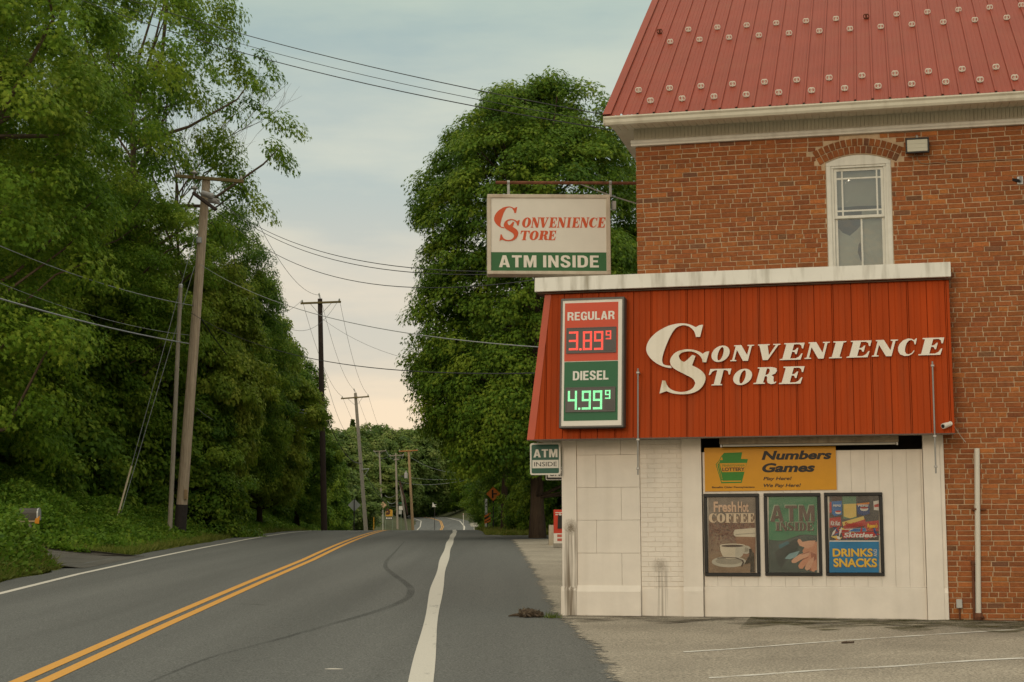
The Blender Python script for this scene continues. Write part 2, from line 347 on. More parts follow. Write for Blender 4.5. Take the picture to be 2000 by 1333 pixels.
def smooth_loop(P, it=1):
    for _ in range(it):
        Q = []
        k = len(P)
        for i in range(k):
            a, b, c = Vector((*P[i-1],0)), Vector((*P[i],0)), Vector((*P[(i+1)%k],0))
            u, w = (b-a), (c-b)
            if u.length and w.length and u.angle(w) < math.radians(38):
                Q.append(tuple((b+(a-b)*.25)[:2])); Q.append(tuple((b+(c-b)*.25)[:2]))
            else: Q.append(P[i])
        P = Q
    return P

# heavy upright sans capitals
SG = {
 'A': [[(0,0),(.24,1),(.46,1),(.70,0),(.49,0),(.45,.2),(.25,.2),(.21,0)], [(.285,.37),(.415,.37),(.35,.72)]],
 'T': [[(.21,0),(.21,.82),(0,.82),(0,1),(.62,1),(.62,.82),(.41,.82),(.41,0)]],
 'M': [[(0,0),(0,1),(.26,1),(.40,.42),(.54,1),(.80,1),(.80,0),(.61,0),(.61,.62),(.47,0),(.33,0),(.19,.62),(.19,0)]],
 'I': [[(0,0),(0,1),(.2,1),(.2,0)]],
 'N': [[(0,0),(0,1),(.2,1),(.46,.42),(.46,1),(.65,1),(.65,0),(.46,0),(.19,.6),(.19,0)]],
 'E': [[(0,0),(0,1),(.55,1),(.55,.83),(.2,.83),(.2,.60),(.5,.60),(.5,.43),(.2,.43),(.2,.17),(.56,.17),(.56,0)]],
 'L': [[(0,0),(0,1),(.2,1),(.2,.18),(.53,.18),(.53,0)]],
 'D': [[(0,0),(0,1),(.36,1),(.54,.93),(.64,.78),(.66,.5),(.64,.22),(.54,.07),(.36,0)], [(.2,.17),(.34,.17),(.43,.26),(.45,.5),(.43,.74),(.34,.83),(.2,.83)]],
 'R': [[(0,0),(0,1),(.40,1),(.57,.94),(.64,.8),(.64,.64),(.58,.52),(.48,.46),(.60,.36),(.63,.1),(.67,0),(.46,0),(.43,.12),(.41,.30),(.34,.38),(.2,.38),(.2,0)], [(.2,.55),(.35,.55),(.43,.6),(.44,.70),(.42,.79),(.34,.83),(.2,.83)]],
 'G': [[(.64,.68),(.44,.68),(.42,.80),(.33,.85),(.24,.80),(.205,.68),(.205,.32),(.24,.2),(.33,.15),(.42,.2),(.45,.34),(.34,.34),(.34,.52),(.65,.52),(.65,0),(.52,0),(.50,.09),(.42,.0),(.29,-.02),(.12,.06),(.02,.22),(0,.34),(0,.66),(.03,.82),(.14,.96),(.33,1.02),(.5,.97),(.61,.84)]],
 'U': [[(0,1),(.2,1),(.2,.30),(.24,.2),(.33,.16),(.42,.2),(.45,.30),(.45,1),(.65,1),(.65,.3),(.6,.12),(.5,.02),(.33,-.02),(.15,.02),(.04,.14),(0,.3)]],
 'S': [[(.0,.31),(.2,.31),(.22,.2),(.32,.15),(.42,.19),(.43,.28),(.36,.37),(.16,.48),(.05,.58),(.02,.72),(.06,.9),(.18,1.0),(.33,1.02),(.5,.98),(.6,.86),(.62,.71),(.42,.71),(.40,.81),(.32,.85),(.23,.82),(.21,.73),(.28,.64),(.48,.53),(.60,.43),(.64,.27),(.59,.1),(.47,.01),(.31,-.02),(.14,.02),(.03,.14)]],
}
_SG = {}
def sans_mb(s, x0, x1, z0, z1, y, depth=.002, gap=.09):
    mb = MB(); adv = []; x = 0
    for ch in s:
        if ch == ' ': x += .30; continue
        w = max(p[0] for p in SG[ch][0]); adv.append((ch, x)); x += w+gap
    tot = x-gap
    for ch, a in adv:
        if ch not in _SG: _SG[ch] = curve_fill(SG[ch], .5)
        v, f = _SG[ch]; mb.add([(x0+(a+p[0])/tot*(x1-x0), y-(p[2]+.5)*depth, z0+p[1]*(z1-z0)) for p in v], f)
    return mb

# ------------------------------------------------------------------ the setting: ground, road, lot
def interp(Y, T):
    if Y <= T[0][0]: return T[0][1]+(Y-T[0][0])*(T[1][1]-T[0][1])/(T[1][0]-T[0][0])
    for (a,b),(c,d) in zip(T, T[1:]):
        if Y <= c: return b+(d-b)*(Y-a)/(c-a)
    return T[-1][1]
YEL = [(0,-4.0),(15,-4.47),(21,-4.68),(31,-4.97),(40.5,-5.2),(61.5,-5.96),(76,-6.55),(90,-7.25),(130,-9.0),(200,-10.2),(262,-11.5),(300,-13.6),(332,-17.2),(370,-24),(420,-38),(520,-75)]
LFT = [(0,-7.4),(15,-8.1),(27.7,-8.87),(34,-9.25),(42,-9.5),(55,-9.75),(70,-10.3),(86,-11.06),(130,-13.0),(200,-14.2),(262,-15.2),(300,-17.2),(332,-20.8),(370,-27.6),(420,-42),(520,-80)]
RGT = [(0,-.2),(14.8,-.85),(17.7,-.96),(22.3,-1.13),(28.6,-1.36),(38.6,-1.68),(53,-2.1),(75,-2.72),(90,-3.3),(130,-5.1),(200,-6.6),(262,-7.9),(300,-10.0),(332,-13.6),(370,-20.4),(420,-34),(520,-70)]
def sm(t): t = max(0.0, min(1.0, t)); return t*t*(3-2*t)
def hsh(x, y):
    return (math.sin(x*1.7+y*.9)+math.sin(x*.61-y*1.31+2)+math.sin(x*2.9+y*2.3+1)*.5)/2.5
def gz(X, Y):
    """height of the land"""
    z = zroad(max(Y,-60)); xl = interp(Y, LFT)-1.0; xr = interp(Y, RGT)
    if X < xl:
        d = xl-X
        drive = sm((Y-36.6)/1.0)*(1-sm((Y-42.0)/1.5)) * (1-sm((d-14)/6))
        bank = .05*sm(d/.6)+.75*sm((d-.2)/5.0)+.17*max(0, d-4)+.05*hsh(X*.8, Y*.5)*sm(d/2)
        far = 1+.5*sm((Y-200)/150)
        z += bank*(1-.93*drive)*far if d < 60 else bank*far
    elif X > xr+1.5:
        d = X-xr-1.5
        k = sm((Y-64)/5)
        z += k*(.12*sm((d-1.2)/2)+.14*max(0,d-2.5)+.04*hsh(X, Y*.4)*sm(d/2))
        if Y > 250: z += sm((Y-250)/80)*.25*min(d, 30)
    return z
def gridmesh(xs, ys, fz, mb, mi=0):
    vs = [(x,y,fz(x,y)) for y in ys for x in xs]; n = len(xs)
    fs = [(j*n+i, j*n+i+1, (j+1)*n+i+1, (j+1)*n+i) for j in range(len(ys)-1) for i in range(n-1)]
    return mb.add(vs, fs, mi)
asphalt('asphalt', (.052,.054,.051), (.170,.172,.162), .17, fine=46, big=.8, stretch=(1.2,.05,1))
asphalt('lot asphalt', (.145,.128,.102), (.47,.415,.33), .22, fine=40, big=.6, stretch=(1,1,1))
asphalt('driveway asphalt', (.05,.048,.042), (.12,.112,.095), .25, fine=70, big=.8, stretch=(1,1,1))
mg = mat('ground soil', (.055,.062,.022), .95, .45, .9, .6, 8)
xs = [-260,-200,-150,-110,-80,-60,-48,-40,-34,-30,-27]+[-25+.75*i for i in range(36)]+[3,5,7,9,12,15,20,26,34,44,60,80,110,150,220,300]
ys = [-60,-30,-10,0,8,14]+[18+1.25*i for i in range(12)]+[33+.4*i for i in range(33)]+[46.5+1.25*i for i in range(30)]+[84+4*i for i in range(20)]+[165+8*i for i in range(30)]+[420,480,560,700,900]
g = MB(); gridmesh(xs, ys, lambda x, y: gz(x,y)-.06-(.05 if y>95 else 0), g)
solo('ground', g, mg, kind='structure', smooth=True, origin=(0,0,0))
# road ribbon (asphalt with its shoulder; beside the shop the asphalt runs on under the lot)
def road_right(Y):
    if Y < 61: return 30.0
    if Y < 66: return 30+(interp(Y,RGT)+1.9-30)*(Y-61)/5
    return interp(Y, RGT)+1.6
def rib(f0, f1, Ys, dz, n=10):
    mb = MB(); vs = []
    for Y in Ys:
        a, b = f0(Y), f1(Y)
        for i in range(n+1):
            x = a+(b-a)*i/n; vs.append((x, Y, zroad(Y)+dz))
    fs = [(j*(n+1)+i, j*(n+1)+i+1, (j+1)*(n+1)+i+1, (j+1)*(n+1)+i) for j in range(len(Ys)-1) for i in range(n)]
    return mb.add(vs, fs)
RY = [-60,-20,0,5]+[8+1.0*i for i in range(90)]+[98+3*i for i in range(30)]+[190+5*i for i in range(70)]
rnd = random.Random(5)
jl = {Y: rnd.uniform(-.10,.10) for Y in RY}
road = solo('road', rib(lambda Y: interp(Y,LFT)-(.95 if Y<36 or Y>46 else 1.15)+jl[Y]-.25*math.sin(Y*.31)*.4, road_right, RY, 0), MATS['asphalt'], kind='structure', origin=(0,0,0))
MY = RY[4:]
wp = worn_paint('edge line paint', (.52,.49,.43), (.17,.165,.15), .60, 5); yp = worn_paint('yellow line paint', (.56,.27,.035), (.22,.14,.06), .63, 6)
FY = [8+.5*i for i in range(190)]+[104+3*i for i in range(120)]
def child_line(name, f, w, m, Ys, dz=.005, lw=None):
    o = link_mesh(name, *[(q.v, q.f) for q in [rib(lambda Y: f(Y)-w(Y)/2, lambda Y: f(Y)+w(Y)/2, Ys, dz, 2)]][0], [m], None, road); return o
child_line('edge_line', lambda Y: interp(Y,RGT), lambda Y: .205+.03*math.sin(Y*.5), wp, FY)
child_line('edge_line', lambda Y: interp(Y,LFT), lambda Y: .15, wp, FY)
child_line('center_line', lambda Y: interp(Y,YEL)-.125, lambda Y: .14, yp, FY)
child_line('center_line', lambda Y: interp(Y,YEL)+.125, lambda Y: .14, yp, FY)
# skid mark and paint spot, traced on the road surface
def road_strip(name, pts, w, m, dz, n=60):
    P = [onroad(*p) for p in pts]; Q = []
    for i in range(len(P)-1):
        p0, p1, p2, p3 = P[max(i-1,0)], P[i], P[i+1], P[min(i+2,len(P)-1)]
        for k in range(8):
            t = k/8; Q.append(.5*((2*p1)+(-p0+p2)*t+(2*p0-5*p1+4*p2-p3)*t*t+(-p0+3*p1-3*p2+p3)*t**3))
    Q.append(P[-1]); vs = []
    for i, q in enumerate(Q):
        d = (Q[min(i+1,len(Q)-1)]-Q[max(i-1,0)]); d.z = 0; d.normalize(); s = Vector((-d.y,d.x,0)); ww = w*min(1, .25+2.2*min(i,len(Q)-1-i)/len(Q))
        for e in (-.5,.5):
            a = q+s*ww*e; vs.append((a.x,a.y,zroad(a.y)+dz))
    return link_mesh(name, vs, [(2*i,2*i+1,2*i+3,2*i+2) for i in range(len(Q)-1)], [m], None, road)
def ghost(name, col, thr, amt, sc=3.0, stretch=(1,.2,1)):
    m = bpy.data.materials.new(name); m.use_nodes = True; N = m.node_tree.nodes; K = m.node_tree.links; P = N['Principled BSDF']; out = N['Material Output']
    P.inputs['Base Color'].default_value = (*col,1); P.inputs['Roughness'].default_value = .9; P.inputs['Specular IOR Level'].default_value = .1
    ge = N.new('ShaderNodeNewGeometry'); mp = N.new('ShaderNodeMapping'); mp.inputs['Scale'].default_value = stretch; K.new(ge.outputs['Position'], mp.inputs[0])
    n = N.new('ShaderNodeTexNoise'); n.inputs['Scale'].default_value = sc; n.inputs['Detail'].default_value = 8; n.inputs['Roughness'].default_value = .7; K.new(mp.outputs[0], n.inputs[0])
    mr = N.new('ShaderNodeMapRange'); mr.inputs[1].default_value = thr; mr.inputs[2].default_value = thr+.25; mr.inputs[4].default_value = amt; K.new(n.outputs[0], mr.inputs[0])
    t = N.new('ShaderNodeBsdfTransparent'); ms = N.new('ShaderNodeMixShader'); K.new(mr.outputs[0], ms.inputs[0]); K.new(t.outputs[0], ms.inputs[1]); K.new(P.outputs[0], ms.inputs[2]); K.new(ms.outputs[0], out.inputs[0])
    MATS[name] = m; return m
gm = ghost('tyre rubber', (.02,.02,.02), .3, .22)
road_strip('skid_mark', [(250,1352),(400,1289),(520,1256),(640,1222),(740,1193),(790,1172),(803,1153),(790,1138),(768,1122),(753,1108),(757,1094),(774,1076),(790,1058)], .13, gm, .004)
road_strip('skid_mark', [(455,1180),(490,1181),(520,1183)], .10, gm, .004)
road_strip('paint_spot', [(634,1308),(650,1307.5),(670,1308)], .09, wp, .004)
# the pale worn lot beside the shop, with a ragged edge to the road asphalt
edge = [(1300,1500),(1232,1400),(1196,1340),(1180,1300),(1160,1270),(1135,1245),(1108,1222),(1090,1208),(1082,1196),(1072,1185),(1062,1160),(1052,1140),(1042,1120),(1030,1100),(1018,1080),(1008,1066),(998,1054)]
E = [onroad(*p) for p in edge]; rnd = random.Random(8); EE = []
for a, b in zip(E, E[1:]):
    k = max(2, int((b-a).length/.10))
    for i in range(k):
        p = a+(b-a)*i/k; n = .05*hsh(p.x*3,p.y*2.2)-.10; EE.append((p.x+n, p.y))
EE.append((E[-1].x, E[-1].y))
v = []; f = []
def lotz(x, y): return zroad(y)+.008
NX = 30
for (x, y) in EE:
    for i in range(NX+1): v.append((x+(32-x)*(i/NX)**1.5, y, lotz(0,y)))
for j in range(len(EE)-1):
    for i in range(NX): f.append((j*(NX+1)+i, j*(NX+1)+i+1, (j+1)*(NX+1)+i+1, (j+1)*(NX+1)+i))
ys_ = [p[1] for p in EE]
for i in range(1, len(EE)):          # rows must run on in y
    if ys_[i] <= ys_[i-1]+.004: ys_[i] = ys_[i-1]+.004
v = [(x, ys_[k//(NX+1)], lotz(0, ys_[k//(NX+1)])) for k, (x, y, z) in enumerate(v)]
lot = MB(); lot.add(v, f); lot = solo('parking_lot', lot, MATS['lot asphalt'], kind='structure', origin=(0,0,0))
rim = lot.data.attributes.new('rim', 'FLOAT', 'POINT')
rim.data.foreach_set('value', [ (32-EE[k//(NX+1)][0])*((k%(NX+1))/NX)**1.5 for k in range(len(v))])
def _rim(m):
    N = m.node_tree.nodes; K = m.node_tree.links; P = N['Principled BSDF']; out = N['Material Output']
    a = N.new('ShaderNodeAttribute'); a.attribute_name = 'rim'; ge = N.new('ShaderNodeNewGeometry')
    n = N.new('ShaderNodeTexNoise'); n.inputs['Scale'].default_value = 7; n.inputs['Detail'].default_value = 9; n.inputs['Roughness'].default_value = .75; K.new(ge.outputs['Position'], n.inputs[0])
    q = N.new('ShaderNodeMath'); q.operation = 'MULTIPLY_ADD'; K.new(a.outputs['Fac'], q.inputs[0]); q.inputs[1].default_value = 1.3; K.new(n.outputs[0], q.inputs[2])
    r = N.new('ShaderNodeMapRange'); r.inputs[1].default_value = .62; r.inputs[2].default_value = .74; K.new(q.outputs[0], r.inputs[0])
    t = N.new('ShaderNodeBsdfTransparent'); ms = N.new('ShaderNodeMixShader'); K.new(r.outputs[0], ms.inputs[0]); K.new(t.outputs[0], ms.inputs[1]); K.new(P.outputs[0], ms.inputs[2]); K.new(ms.outputs[0], out.inputs[0])
_rim(MATS['lot asphalt'])
lp = ghost('stall line paint', (.74,.72,.66), .33, .8, 6, (.3,1,1))
def lot_strip(pts, w, m, name, dz=.006):
    P = [onroad(*p) for p in pts]; v = []
    Q = []
    for a, b in zip(P, P[1:]):
        for k in range(10): Q.append(a+(b-a)*k/10)
    Q.append(P[-1])
    for q in Q:
        for e in (-.5,.5): v.append((q.x, q.y+w*e, lotz(0, q.y+w*e)+dz))
    return link_mesh(name, v, [(2*i,2*i+1,2*i+3,2*i+2) for i in range(len(Q)-1)], [m], None, lot)
lot_strip([(1335,1276),(1420,1271),(1560,1260),(1640,1254),(1760,1246),(1900,1237),(2040,1229)], .085, lp, 'stall_line')
lot_strip([(1385,1327),(1480,1321),(1600,1312),(1750,1304),(1900,1293),(2060,1285)], .10, lp, 'stall_line')
ms_ = ghost('moss', (.070,.066,.014), .44, .95, 3.2, (.5,1.6,1))
def local_ground_strip(name, x0, x1, w0, w1, m, dz, parent):
    v = []; n = 60
    for i in range(n+1):
        x = x0+(x1-x0)*i/n
        for y in (-w0*(.6+.4*math.sin(x*3)**2), -.0+w1):
            p = BM @ Vector((x,y,0)); v.append((p.x,p.y,lotz(0,p.y)+dz))
    return link_mesh(name, v, [(2*i,2*i+2,2*i+3,2*i+1) for i in range(n)], [m], None, parent)
local_ground_strip('moss', 2.6, 9.5, 1.9, .1, ms_, .007, lot)
gm2 = ghost('dirt', (.06,.05,.035), .42, .7, 3, (.5,1,1))
local_ground_strip('dirt_strip', .1, 9.5, 1.3, .1, gm2, .004, lot)
# driveway mouth on the left
dv = MB(); dy = [36.7+.19*i for i in range(36)]; vs = []; rnd = random.Random(3)
for Y in dy:
    xr = interp(Y, LFT)-.45; t = (Y-36.7)/6.65; far = 26.0*sm(min(t*1.6, 1-t)*9)+.2
    for i in range(25):
        x = xr-far*(i/24)**1.6; vs.append((x, Y+(.15*rnd.random()), gz(x,Y)-.025 if xr-x > .5 else zroad(Y)+.008))
dv.add(vs, [(j*25+i, (j+1)*25+i, (j+1)*25+i+1, j*25+i+1) for j in range(len(dy)-1) for i in range(24)])
solo('driveway', dv, MATS['driveway asphalt'], kind='structure', origin=(0,0,0))
# gravelly mouth of a side road far off on the right
sr = MB(); vs = []
for i in range(14):
    for j in range(5):
        x = interp(268+j*4,RGT)+1.4+i*1.6; y = 262+j*5+i*.5; vs.append((x,y,max(gz(x,y),zroad(y))+.03))
sr.add(vs, [(i*5+j,(i+1)*5+j,(i+1)*5+j+1,i*5+j+1) for i in range(13) for j in range(4)])
solo('side_road', sr, mat('gravel', (.26,.24,.19), .95, .25, 2), kind='structure', origin=(0,0,0))

# ------------------------------------------------------------------ the brick building with its shop front
X0 = 0.0                                        # left end of the shop's side wall
ZG = .28                                        # a little under the lot at the wall
XB = L(1243,400,.06)[0]                         # left corner of the brick
XW = L(1847,1000)[0]                            # right end of the white wall
ZF = L(1500,272,.06)[1]                         # underside of the frieze moulding
white = mat('white wall paint', (.735,.67,.59), .75, .06, 3, .15, 14, streak=((.44,.38,.30), .20, 5))
whitec = mat('white trim paint', (.68,.65,.58), .6, .06, 4, .08, 20, streak=((.3,.27,.2), .35, 9))
bm_brick = mat('old brick', (.3,.1,.05), .9, .22, 26, .5, 60, attr='col')
mortar = mat('mortar', (.50,.36,.23), .95, .18, 12, .5, 90)
brickp = bpy.data.materials.new('plain brick'); brickp.use_nodes = True
def _pb():
    N = brickp.node_tree.nodes; K = brickp.node_tree.links; P = N['Principled BSDF']; P.inputs['Roughness'].default_value = .9
    tc = N.new('ShaderNodeTexCoord'); mp = N.new('ShaderNodeMapping'); mp.inputs['Rotation'].default_value = (math.pi/2,0,math.pi/2); K.new(tc.outputs['Object'], mp.inputs[0])
    b = N.new('ShaderNodeTexBrick'); b.inputs['Scale'].default_value = 1; b.inputs['Brick Width'].default_value = .215; b.inputs['Row Height'].default_value = .068; b.inputs['Mortar Size'].default_value = .006
    b.inputs['Color1'].default_value = (.26,.085,.04,1); b.inputs['Color2'].default_value = (.18,.055,.03,1); b.inputs['Mortar'].default_value = (.36,.27,.19,1)
    K.new(mp.outputs[0], b.inputs[0]); K.new(b.outputs[0], P.inputs['Base Color'])
_pb()
B = Thing('brick_building', (0,0,ZG), 'old red brick building with white painted shop front and red metal roof', 'building', local=True)
XR, YB = 13.0, 17.0                             # right end and depth, beyond the frame
WIN = dict(x0=L(1615,420,.06)[0], x1=L(1743,420,.06)[0], z0=L(1680,545,.06)[1], zs=L(1680,315,.06)[1], zt=L(1680,301,.06)[1])
def arch_pts(x0, x1, zs, rise, n=14):
    w = (x1-x0)/2; R = (w*w+rise*rise)/(2*rise); cx, cz = (x0+x1)/2, zs+rise-R; a = math.asin(w/R)
    return [(cx+R*math.sin(-a+2*a*i/n), cz+R*math.cos(-a+2*a*i/n)) for i in range(n+1)], cx, cz, R, a
RISE = WIN['zt']-WIN['zs']
AP, ACX, ACZ, AR, AA = arch_pts(WIN['x0'], WIN['x1'], WIN['zs'], RISE)
def brick_color(r):
    q = r.random(); k = .84+.19*r.random()
    if q < .07: c = (.40,.140,.040)
    elif q < .14: c = (.235,.080,.030)
    elif q < .165: c = (.19,.085,.042)
    elif q < .6: c = (.325,.109,.034)
    else: c = (.285,.094,.031)
    return (c[0]*k, c[1]*k*(.95+.1*r.random()), c[2]*k)
def one_brick(mb, cols, x0, x1, z0, z1, y, r, c, t=.035, ang=0, cx=0, cz=0):
    j = lambda a: r.uniform(-a,a); b = .0045
    yo = y-r.uniform(0,.004)
    q = [(x0+j(.003),z0+j(.0025)),(x1+j(.003),z0+j(.0025)),(x1+j(.003),z1+j(.0025)),(x0+j(.003),z1+j(.0025))]
    mx, mz = (x0+x1)/2, (z0+z1)/2
    fr = [(x+(b if x < mx else -b), z+(b if z < mz else -b)) for x, z in q]
    vs = [(x,yo,z) for x,z in fr]+[(x,yo+b*.8,z) for x,z in q]+[(x,yo+t,z) for x,z in q]
    if ang:
        ca, sa = math.cos(ang), math.sin(ang)
        vs = [(cx+(x-cx)*ca+(z-cz)*sa, y_, cz-(x-cx)*sa+(z-cz)*ca) for x,y_,z in vs]
    fs = [(0,1,2,3)]+[(i,i+4,(i+1)%4+4,(i+1)%4) for i in range(4)]+[(i+4,i+8,(i+1)%4+8,(i+1)%4+4) for i in range(4)]
    mb.add(vs, fs); cols += [c]*len(fs)
def set_cols(o, cols):
    a = o.data.color_attributes.new('col', 'FLOAT_COLOR', 'CORNER'); buf = []
    for p, c in zip(o.data.polygons, cols): buf += [*c, 1.0]*len(p.vertices)
    a.data.foreach_set('color', buf)
def in_window(x0, x1, z0, z1, pad=.0):
    xa, xb = WIN['x0']-pad, WIN['x1']+pad
    return x1 > xa and x0 < xb and z1 > WIN['z0'] and z0 < WIN['zs']
RING = 2*.108
def in_arch(x, z):
    d = math.hypot(x-ACX, z-ACZ); an = math.atan2(x-ACX, z-ACZ)
    return d < AR+RING+.01 and z > WIN['zs']-.06 and abs(an) < AA+.06+.0*d and (d > 0)
mb = MB(); cols = []; rb = random.Random(11)
z = ZG-.02; row = 0; YBR = .06; FASC = L(1500,545,.06)[1]
while z < ZF-.01:
    h = .0588+rb.uniform(-.0015,.0015); course = .0682
    header = row % 8 == 5
    bw = .104 if header else .205
    x = XB-(.0 if row % 2 else bw*.52)+(0 if not header else rb.uniform(-.02,.02))
    if row % 2 == 0: pass
    while x < 7.6:
        ww = bw*(1+rb.uniform(-.04,.05))
        if not header and rb.random() < .05: ww *= .55
        a, b = max(x, XB), x+ww; x = b+.0115+rb.uniform(-.001,.002)
        if b-a < .03: continue
        wob = .006*math.sin(a*1.3+row*.05)+.004*math.sin(a*3.1+row*.4)
        z0, z1 = z+wob, z+wob+h
        if z1 < FASC-.1 and b < XW+.02 : continue
        if z1 < FASC-.1 and a < XW+.004: a = XW+.004
        if in_window(a, b, z0, z1):
            cut = False
            if a < WIN['x0']-.02 and b > WIN['x0']: b = WIN['x0']-.006; cut = True
            elif b > WIN['x1']+.02 and a < WIN['x1']: a = WIN['x1']+.006; cut = True
            if not cut: continue
        if any(in_arch(px, pz) for px in (a,(a+b)/2,b) for pz in (z0,z1)):
            if in_arch((a+b)/2,(z0+z1)/2): continue
            if in_arch(b,z0) or in_arch(b,z1): b -= (b-a)*.5
            elif in_arch(a,z0) or in_arch(a,z1): a += (b-a)*.5
            if in_arch(a,z0) or in_arch(b,z0) or in_arch(a,z1) or in_arch(b,z1):
                if b-a < .08 or in_arch((a+b)/2,z0): continue
        one_brick(mb, cols, a, b, z0, z1, YBR, rb, brick_color(rb))
    z += course; row += 1
fac = B.part('brick_facing', mb, bm_brick); set_cols(fac, cols)
# mortar bed and the rest of the masonry box
mb = MB()
hole = [(WIN['x0'],WIN['z0']),(WIN['x1'],WIN['z0'])]+AP[::-1]
ZTT = L(1450,850)[1]+.4
v, f = curve_fill([[(XW-.02,ZG-.3),(7.66,ZG-.3),(7.66,ZF+.5),(XB+.004,ZF+.5),(XB+.004,ZTT),(XW-.02,ZTT)], hole])
mb.add([(x, YBR+.0065, z) for x,z,_ in v], f)
for a, b in zip(hole, hole[1:]+hole[:1]): mb.add([(a[0],YBR+.0065,a[1]),(b[0],YBR+.0065,b[1]),(b[0],YBR+.3,b[1]),(a[0],YBR+.3,a[1])], [(0,1,2,3)])
B.part('mortar_bed', mb, mortar)
ZE = L(1500,212,-.45)[1]                      # eave line
PIT = math.tan(math.radians(32.5)); YR = 8.4; ZR = ZE+(YR+.5)*PIT
mb = MB()
mb.add([(7.66,YBR+.0065,ZG-.3),(XR,YBR+.0065,ZG-.3),(XR,YBR+.0065,ZF+.5),(7.66,YBR+.0065,ZF+.5)], [(0,1,2,3)])
mb.add([(XB+.004,YBR+.01,ZG-.3),(XB+.004,YB,ZG-.3),(XB+.004,YB,ZE+.1),(XB+.004,YR,ZR-.15),(XB+.004,YBR+.01,ZE+.1)], [(4,3,2,1,0)])
mb.add([(XR,YBR+.01,ZG-.3),(XR,YB,ZG-.3),(XR,YB,ZE+.1),(XR,YR,ZR-.15),(XR,YBR+.01,ZE+.1)], [(0,1,2,3,4)])
mb.add([(XB,YB,ZG-.3),(XR,YB,ZG-.3),(XR,YB,ZE+.1),(XB,YB,ZE+.1)], [(3,2,1,0)])
B.part('brick_wall', mb, brickp)
# window arch of two rings of headers
mb = MB(); cols = []
for k in range(2):
    r0 = AR+.012+k*.108; n = int(2.2*AA*(r0+.03)/.0735)
    for i in range(n+1):
        an = (-AA+2*AA*i/n)*1.10
        one_brick(mb, cols, ACX-.0325, ACX+.0325, ACZ+r0, ACZ+r0+.098, YBR-.004, rb, tuple(c*.85 for c in brick_color(rb)), ang=an, cx=ACX, cz=ACZ)
o = B.part('window_arch', mb, bm_brick); set_cols(o, cols)
# window
wmat = mat('window paint', (.66,.64,.57), .55, .07, 9, .1, 40, streak=((.3,.28,.22), .4, 14))
def wl(px, py, y=.10): return L(px, py, y)
x0, x1, z0, zs = WIN['x0']+.003, WIN['x1']-.003, WIN['z0']-.02, WIN['zs']
fw = .10
mb = MB()
APi, icx, icz, iR, iA = arch_pts(x0, x1, zs, RISE-.003)
zl = zs-.045                                    # underside of the head board
head = [(x0,zl),(x1,zl)]+APi[::-1]
mb.prism(head, .085, .17)
mb.box(x0, x0+fw*.62, .085, .17, z0, zl-.002); mb.box(x1-fw*.62, x1, .085, .17, z0, zl-.002)
mb.box(x0+fw*.62, x0+fw, .112, .18, z0, zl-.002); mb.box(x1-fw, x1-fw*.62, .112, .18, z0, zl-.002)
mb.box(x0+fw*.62+.002, x1-fw*.62-.002, .10, .18, zl-.03, zl-.002)
wf = B.part('window', mb, wmat)
sx0, sx1 = x0+fw+.002, x1-fw-.002
zmid = L(1680,424,.13)[1]; zsill = L(1680,522,.13)[1]
def grid_sash(name, y0, y1, za, zb, xs, zs_, bar, stile=.038):
    mb = MB()
    mb.box(sx0, sx0+stile, y0, y1, za, zb); mb.box(sx1-stile, sx1, y0, y1, za, zb)
    mb.box(sx0+stile, sx1-stile, y0+.002, y1, zb-stile, zb); mb.box(sx0+stile, sx1-stile, y0+.002, y1, za, za+stile)
    for x in xs: mb.box(x-bar/2, x+bar/2, y0+.006, y1-.004, za+stile, zb-stile)
    for z in zs_: mb.box(sx0+stile, sx1-stile, y0+.008, y1-.006, z-bar/2, z+bar/2)
    return B.part(name, mb, wmat, parent=wf)
ztop = zl-.032
wx = lambda p, s=3.92: L(1500+p/s, 400, .13)[0]
wz = lambda p, s=3.92: L(1680, 220+p/s, .13)[1]
grid_sash('sash', .135, .165, zmid-.01, ztop, [wx(572),wx(838)], [wz(500),wz(748)], .022)
grid_sash('sash', .170, .20, zsill-.25, zmid+.02, [wx(712)], [], .024)
glass = bpy.data.materials.new('window glass'); glass.use_nodes = True; MATS['window glass'] = glass
def _gl():
    N = glass.node_tree.nodes; K = glass.node_tree.links; out = N['Material Output']; N.remove(N['Principled BSDF'])
    g = N.new('ShaderNodeBsdfGlossy'); g.inputs['Roughness'].default_value = .03; g.inputs[0].default_value = (.9,.92,.9,1)
    t = N.new('ShaderNodeBsdfTransparent'); t.inputs[0].default_value = (.82,.84,.80,1)
    ms = N.new('ShaderNodeMixShader'); ms.inputs[0].default_value = .16; K.new(t.outputs[0], ms.inputs[1]); K.new(g.outputs[0], ms.inputs[2]); K.new(ms.outputs[0], out.inputs[0])
    ge = N.new('ShaderNodeTexCoord'); no = N.new('ShaderNodeTexNoise'); no.inputs['Scale'].default_value = 4; K.new(ge.outputs['Object'], no.inputs[0])
    b = N.new('ShaderNodeBump'); b.inputs['Strength'].default_value = .12; b.inputs['Distance'].default_value = .05; K.new(no.outputs[0], b.inputs['Height']); K.new(b.outputs[0], g.inputs['Normal'])
_gl()
for (za, zb, y) in ((zmid+.02, ztop-.03, .152), (zsill-.2, zmid-.015, .187)):
    mb = MB(); mb.add([(sx0+.03,y,za),(sx1-.03,y,za),(sx1-.03,y,zb),(sx0+.03,y,zb)], [(0,1,2,3)]); B.part('pane', mb, glass, parent=wf)
shade = mat('blind cloth', (.20,.19,.155), .9, .08, 3)
curt = mat('curtain cloth', (.27,.26,.21), .95, .12, 5)
dark = mat('dark interior', (.012,.012,.011), .9, 0)
